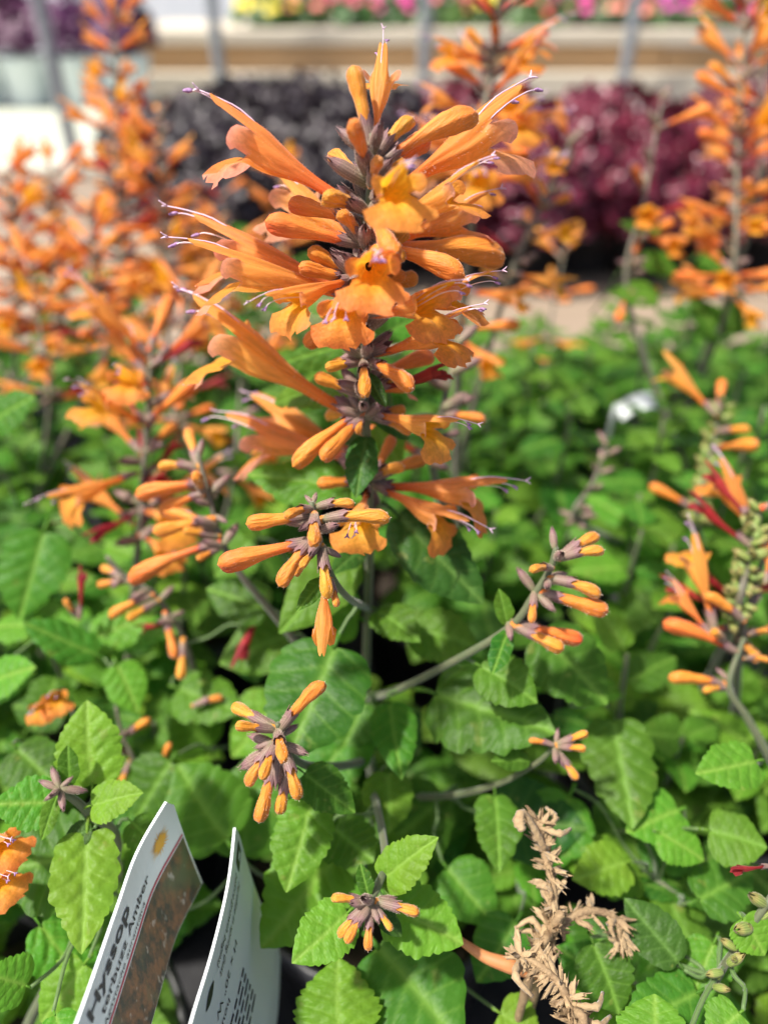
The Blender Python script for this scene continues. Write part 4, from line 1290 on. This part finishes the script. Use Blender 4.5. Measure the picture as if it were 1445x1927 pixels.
def visible_ok(p):
    px, py, d = project(p)
    lim = float(np.interp(py, [0, 600, 900, 1250, 1600, 1927, 2200], [.25, .215, .205, .19, .172, .152, .14]))
    if 90 < px < 600 and py > 1420:
        lim = .175
    return d > lim

rl = random.Random(33)
cfg = {'main': (6, (.13, .17)), 'front_left': (8, (.13, .19)), 'front_right': (9, (.13, .20)), 'left': (10, (.15, .20)), 'right': (10, (.15, .205)), 'l2': (9, (.15, .205)), 'c2': (10, (.15, .215)),
       'd2': (10, (.15, .21)), 'r2': (11, (.15, .21)), 'l3': (8, (.15, .20)), 'm3': (8, (.15, .205)), 'c3': (8, (.15, .205)), 'e3': (10, (.13, .198)), 'r3': (10, (.13, .205)), 'p4': (6, (.12, .145)), 'q4': (6, (.12, .145)), 's4': (6, (.12, .145)), 'n4': (6, (.14, .19)), 'o4': (6, (.14, .19))}
for k, (n, tp) in cfg.items():
    leafy(k, int(n * 1.45), rl, top=tp, spread=.064, nodes=(5, 7))
# a few tall leaves of the right hand plants that stand clear against the beige bench
hero_leaves('r3', [('far0', 1370, 640, 1300, 560, 70, .30, .30, 0), ('far1', 1250, 560, 1150, 540, 60, .29, .285), ('far2', 1200, 480, 1290, 510, 50, .29, .29), ('far0', 1310, 480, 1375, 520, 60, .31, .31), ('far1', 1250, 440, 1170, 410, 40, .29, .29), ('far2', 1372, 640, 1385, 550, 60, .3, .29)])
hero_leaves('c2', [('far0', 420, 600, 470, 700, 90, .27, .26), ('far1', 600, 760, 495, 730, 80, .22, .215, 0)])

# petioles that tie the placed leaves to the closest stem below them
for key, lf, b, t in PENDING:
    cand = [q for q in STEMS.get(key, []) if q.z < b.z + .006]
    if not cand:
        continue
    q = min(cand, key=lambda c: (c - b).length + .35 * max(0, c.z - b.z))
    if (q - b).length < .0025:
        continue
    back = (b - t).normalized()
    if (q - b).length > .030 or (q - CAM).dot(FWD) < (b - CAM).dot(FWD) - .006:
        q = b + back * .010 + FWD * .020 - WUP * .022
    V, Fc = tube([b + (t - b) * .03, b.lerp(q, .3) + back * min(.002, (q - b).length * .15), b.lerp(q, .65), q], [.00036, .0004, .00045, .0005], n=12, sides=6)
    iv = lf.matrix_basis.inverted() @ INV[key]
    obj('petiole', mesh_from('petiole', [iv @ v for v in V], Fc, [M['petiole']]), lf)

# ------------------------------------------------------------------ dried stalks
def dry_stalk(name, px, label, rng, dens, big):
    pts = [at(*p) for p in px]
    base = Vector((pts[-1].x, pts[-1].y, 0))
    o = empty(name, (pts[-1].x, pts[-1].y, SOIL))
    inv = Matrix.Translation(-o.location)
    pts2 = pts + [Vector((pts[-1].x, pts[-1].y, SOIL))]
    V, Fc = tube(pts2, [.0004, .0006, .0007, .0008, .0009], n=40, sides=7, knob=.35)
    obj('stem', mesh_from('dry_stem', [v - o.location for v in V], Fc, [M['dry_dark']]), o)
    path = catmull(pts, 40)
    for i in range(dens):
        f = (i + .4 * rng.random()) / dens
        c = path[int(f * 40)]
        c2 = path[max(0, int(f * 40) - 2)]
        ax = (c2 - c).normalized() if (c2 - c).length > 1e-6 else WUP
        a0 = rng.uniform(0, 6.28)
        for k in range(rng.choice((3, 4, 5))):
            th = a0 + k * 1.4 + rng.uniform(-.4, .4)
            out = Vector((math.cos(th), math.sin(th), 0))
            dr = (out * rng.uniform(.5, 1.1) + ax * rng.uniform(.3, 1.0) - WUP * rng.uniform(0, .3)).normalized()
            put_flower(o, inv, 'd', c, c + dr * rng.uniform(.0022, .0046), rng=rng, roll=rng.uniform(0, 360))
        if rng.random() < .35:
            th = rng.uniform(0, 6.28)
            e1 = c + Vector((math.cos(th), math.sin(th), .4)) * big * .6
            e2 = e1 + Vector((math.cos(th + 1.2), math.sin(th + 1.2), -.5)) * big * .5
            V, Fc = tube([c, e1, e2], [.0003, .0006, .00025], n=10, sides=6, knob=.5)
            obj('curled_bloom', mesh_from('curled_bloom', [v - o.location for v in V], Fc, [M['dry']]), o)
    tag(o, label, 'dried stalk', 'dried flower stalks')
    return o
rd = random.Random(8)
s1 = dry_stalk('dried_stalk', [(1012, 1545, .140), (1025, 1610, .139), (1042, 1680, .138), (1036, 1750, .137), (1000, 1830, .137)], 'upright tan dried flower stalk beneath the small purple bud cluster', rd, 17, .0066)
s2 = dry_stalk('dried_stalk', [(978, 1800, .130), (1010, 1815, .129), (1050, 1850, .128), (1075, 1900, .127), (1090, 1960, .126)], 'bent straw coloured dried stalk at the bottom edge', rd, 17, .0072)
s3 = dry_stalk('dried_stalk', [(1170, 1780, .142), (1160, 1730, .142), (1110, 1715, .141), (1060, 1735, .139), (1040, 1760, .138)], 'thin curled dried sprig reaching sideways from the upright dried stalk', rd, 8, .004)
# curled dry bloom on the first stalk and the fallen brown flower tube beside it
inv1 = Matrix.Translation(-s1.location)
V, Fc = tube([at(1025, 1600, .139), at(1005, 1560, .138), at(985, 1530, .137), (at(976, 1545, .136)), at(984, 1565, .135)], [.0007, .0006, .0005, .0012, .0006], n=20, sides=7, knob=.3)
obj('curled_bloom', mesh_from('curled_bloom', [v - s1.location for v in V], Fc, [M['dry']]), s1)
M['brown_petal'] = simple_mat('brown_petal', (.42, .15, .05), (.55, .24, .09), scale=300, rough=.6)
V, Fc = tube([at(862, 1768, .140), at(910, 1800, .139), at(960, 1818, .138), at(1010, 1835, .139)], [.0007, .0011, .0015, .0009], n=20, sides=8)
ft = obj('fallen_flower', mesh_from('fallen_flower', [v - at(960, 1818, .138) for v in V], Fc, [M['brown_petal']]), None, None, at(960, 1818, .138))
tag(ft, 'fallen brownish orange flower tube lying against the dried stalk', 'flower')

# ------------------------------------------------------------------ plant tags
def tag_card(name, top_pts, z_top, height, label):
    """upright card: top edge follows top_pts (x,y) from near to far; returns empty and mapper"""
    n = 24
    path = catmull([Vector((x, y, 0)) for x, y in top_pts], n)
    o = empty(name, (path[0].x, path[0].y, z_top - height))
    ln = [0]
    for i in range(n):
        ln.append(ln[-1] + (path[i + 1] - path[i]).length)
    def mapper(u, v, off=0.0):
        i = max(0, min(n - 1, int(np.searchsorted(ln, u) - 1)))
        f = (u - ln[i]) / (ln[i + 1] - ln[i])
        p = path[i].lerp(path[i + 1], f)
        tn = (path[i + 1] - path[i]).normalized()
        nr = Vector((tn.y, -tn.x, 0))
        lean = .0022 * (min(v, .05) / .04) ** 2
        return Vector((p.x, p.y, z_top - v)) + nr * (off + lean)
    return o, mapper, ln[-1]
def card_mesh(o, mp, L, height, th, mat, corner=.003):
    nu, nv = 30, 10
    V, Fc = [], []
    for side in (0, -th):
        for i in range(nu + 1):
            for j in range(nv + 1):
                u, v = L * i / nu, height * j / nv
                if i == nu and j == 0:
                    v += corner * .5; u -= corner * .3
                V.append(mp(min(u, L), v, side) - o.location)
    m = (nu + 1) * (nv + 1)
    for i in range(nu):
        for j in range(nv):
            a = i * (nv + 1) + j
            Fc.append((a, a + 1, a + nv + 2, a + nv + 1))
            Fc.append((m + a, m + a + nv + 1, m + a + nv + 2, m + a + 1))
    rim = [i * (nv + 1) for i in range(nu + 1)] + [nu * (nv + 1) + j for j in range(1, nv + 1)] + [i * (nv + 1) + nv for i in range(nu - 1, -1, -1)] + [j for j in range(nv - 1, 0, -1)]
    for k in range(len(rim)):
        a, b = rim[k], rim[(k + 1) % len(rim)]
        Fc.append((a, b, b + m, a + m))
    return obj('card', mesh_from('card', V, Fc, [mat], smooth=False), o)
def patch(o, mp, name, u0, u1, v0, v1, mat, off=.00008, nu=30, nv=8):
    V = [mp(u0 + (u1 - u0) * i / nu, v0 + (v1 - v0) * j / nv, off) - o.location for i in range(nu + 1) for j in range(nv + 1)]
    Fc = [(i * (nv + 1) + j, i * (nv + 1) + j + 1, (i + 1) * (nv + 1) + j + 1, (i + 1) * (nv + 1) + j) for i in range(nu) for j in range(nv)]
    return obj(name, mesh_from(name, V, Fc, [mat]), o)
def lettering(o, mp, text, u, v, size, flip=False, stretch=1.0, bold=0.0, mat='ink', shear=0.0):
    cu = bpy.data.curves.new('lettering', 'FONT')
    cu.body = text
    cu.size = 1.0
    cu.offset = bold
    cu.shear = shear
    cu.resolution_u = 3
    tmp = bpy.data.objects.new('lettering_tmp', cu)
    COL.objects.link(tmp)
    dg = bpy.context.evaluated_depsgraph_get()
    me = bpy.data.meshes.new_from_object(tmp.evaluated_get(dg))
    bpy.data.objects.remove(tmp)
    for vtx in me.vertices:
        x, y = vtx.co.x * size * stretch, vtx.co.y * size
        if flip:
            uu, vv = u - x, v + y
        else:
            uu, vv = u + x, v - y
        vtx.co = mp(uu, vv, .00016) - o.location
    me.materials.clear()
    me.materials.append(M[mat])
    return obj('lettering', me, o)

def z_pt(px, py, z):
    r = at(px, py, 1.0) - CAM
    return CAM + r * ((z - CAM_Z) / r.z)
ZT1 = .208
tp = [z_pt(95, 2040, ZT1), z_pt(146, 1927, ZT1), z_pt(222, 1710, ZT1), z_pt(262, 1600, ZT1), z_pt(322, 1497, ZT1)]
t1, mp1, L1 = tag_card('plant_tag', [(p.x, p.y) for p in tp], ZT1, .0315, '')
card_mesh(t1, mp1, L1, .0315, .0005, M['tag'])
uA = L1
e = .0122
pr = patch(t1, mp1, 'flower_print', .0002, L1 - .0004, e + .0012, .0312, M['print'])
patch(t1, mp1, 'red_line', .0002, L1 - .0004, e, e + .0007, M['red_ink'], nv=1)
# sun mark
def sunmark(o, mp, u, v, r):
    V, Fc = [], []
    n = 24
    for k in range(2 * n):
        a = math.pi * k / n
        rr = r * (1.0 if k % 2 == 0 else .48) * (1 + .18 * math.sin(k * 2.3))
        V.append(mp(u + rr * math.cos(a), v + rr * math.sin(a), .00016) - o.location)
    V.append(mp(u, v, .00016) - o.location)
    Fc = [(2 * n, (k + 1) % (2 * n), k) for k in range(2 * n)]
    return obj('sun_mark', mesh_from('sun_mark', V, Fc, [M['sun_ink']], smooth=False), o)
sunmark(t1, mp1, L1 - .0062, .0060, .0030)
print('TAG1 length', L1)
def u_at(mp, L, px, py, v):
    best, bu = 1e9, 0
    for i in range(200):
        u = L * i / 199
        q = project(mp(u, v))
        dd = abs(q[1] - py)
        if dd < best:
            best, bu = dd, u
    return bu
uH = u_at(mp1, L1, 150, 1935, .006)
uP = u_at(mp1, L1, 240, 1712, .006)
lettering(t1, mp1, 'Hyssop', uH, .0052, .0044, stretch=(uP - uH) / (.0044 * 3.05), bold=.022)
uB = u_at(mp1, L1, 200, 1910, .011)
lettering(t1, mp1, 'terbuzz Amber', uB - .001, .0090, .0029, stretch=1.22, bold=.008)
lettering(t1, mp1, 'Agastache aurantiaca', uB - .002, .0113, .0017, stretch=1.35, shear=.2)
def stake(o, mp, u0, u1, v0):
    V, Fc = [], []
    for (v, a, b) in ((v0, u0, u1), (v0 + .03, u0 + .001, u1 - .001), (v0 + .085, (u0 + u1) / 2 - .001, (u0 + u1) / 2 + .001)):
        for off in (-.0001, -.0006):
            for u in (a, b):
                q = mp(u, min(v, .04), off); q.z = mp(u, 0).z - v
                V.append(q - o.location)
    for i in range(2):
        k = 4 * i
        Fc += [(k, k + 1, k + 5, k + 4), (k + 2, k + 6, k + 7, k + 3), (k, k + 4, k + 6, k + 2), (k + 1, k + 3, k + 7, k + 5)]
    obj('stake', mesh_from('stake', V, Fc, [M['tag']], smooth=False), o)
stake(t1, mp1, L1 * .03, L1 * .17, .030)
tag(t1, 'white plant tag with printed title, red line and flower picture', 'plant tag', 'plant tags')

ZT2 = .200
tp = [z_pt(330, 2060, ZT2), z_pt(361, 1927, ZT2), z_pt(402, 1790, ZT2), z_pt(432, 1660, ZT2), z_pt(445, 1545, ZT2)]
t2, mp2, L2 = tag_card('plant_tag', [(p.x, p.y) for p in tp], ZT2, .060, '')
card_mesh(t2, mp2, L2, .060, .0005, M['tag'])
u2 = u_at(mp2, L2, 440, 1640, .004)
ue = u_at(mp2, L2, 400, 1830, .004)
lettering(t2, mp2, 'before growth begins)', u2, .0042, .0027, flip=True, stretch=(u2 - ue) / (.0027 * 9.6), shear=.15)
lettering(t2, mp2, 'Fertilize in spring (just', u2, .0075, .0027, flip=True, stretch=(u2 - ue) / (.0027 * 9.6), shear=.15)
lettering(t2, mp2, 'H x 20" W', u2 - .008, .0128, .0026, flip=True, stretch=1.1)
lettering(t2, mp2, 'hours)', u2 - .016, .0172, .0025, flip=True, stretch=1.1)
lettering(t2, mp2, 'Native', ue - .002, .0200, .0027, flip=True, stretch=1.1, bold=.015)
rp = random.Random(3)
for k in range(6):                     # small print too fine to read: word-length strokes of ink
    V, Fc = [], []
    u = u2 - .009
    while u > .004:
        wl = rp.uniform(.0010, .0032)
        v0 = .0226 + .0024 * k
        q = len(V)
        for uu, vv in ((u, v0), (u - wl, v0), (u - wl, v0 + .0008), (u, v0 + .0008)):
            V.append(mp2(max(uu, .0005), vv, .00016) - t2.location)
        Fc.append((q, q + 1, q + 2, q + 3))
        u -= wl + .0007
    obj('print_line', mesh_from('print_line', V, Fc, [M['ink']], smooth=False), t2)
uq = u_at(mp2, L2, 470, 1615, .006)
patch(t2, mp2, 'square_mark', uq - .0022, uq + .0022, .0035, .0075, M['ink'], off=.00012, nu=3, nv=3)
patch(t2, mp2, 'square_mark_centre', uq - .0007, uq + .0009, .0048, .0063, M['tag'], off=.0002, nu=2, nv=2)
ul = u_at(mp2, L2, 400, 1908, .006)
V = [mp2(ul + .0045 * t, .006 + .0013 * math.sin(math.pi * t) * s - .001 * t, .00015) - t2.location for s in (-1, 1) for t in [k / 10 for k in range(11)]]
obj('leaf_logo', mesh_from('leaf_logo', V, [(k, 11 + k, 12 + k, k + 1) for k in range(10)], [M['ink']], smooth=False), t2)
stake(t2, mp2, L2 * .03, L2 * .17, .0585)
tag(t2, 'white plant tag with upside down small print, right of the picture tag', 'plant tag', 'plant tags')

for k, (x0, y0, x1, y1, d, lb) in enumerate(((1160, 762, 1225, 738, .33, 'sunlit white tag lying among the leaves right of the tall spike'),)):
    a, b = at(x0, y0, d), at(x1, y1, d)
    o = empty('plant_tag', a)
    ux = (b - a); vy = Vector((.1, -.8, -.35)).normalized() * .009
    V, Fc = [], []
    for i in range(9):
        f = i / 8
        for w in (0, 1):
            for th in (0, -.0005):
                V.append(ux * f + vy * w + WUP * (.0022 * math.sin(math.pi * f) + th))
    for i in range(8):
        q = 4 * i
        Fc += [(q, q + 4, q + 6, q + 2), (q + 1, q + 3, q + 7, q + 5), (q, q + 1, q + 5, q + 4), (q + 2, q + 6, q + 7, q + 3)]
    Fc += [(0, 2, 3, 1), (32, 33, 35, 34)]
    obj('card', mesh_from('card', V, Fc, [M['tag']], smooth=False), o)
    V, Fc = tube([(0, 0, 0), Vector((0, .004, -.03)), Vector((0, .006, SOIL - a.z))], [.0012, .0011, .0009], n=6, sides=6)
    obj('stake', mesh_from('stake', V, Fc, [M['tag']]), o)
    tag(o, lb, 'plant tag', 'plant tags')
print('OBJECT COUNT', len(bpy.data.objects), 'MESH TRIS', sum(len(m.polygons) for m in bpy.data.meshes) * 2)
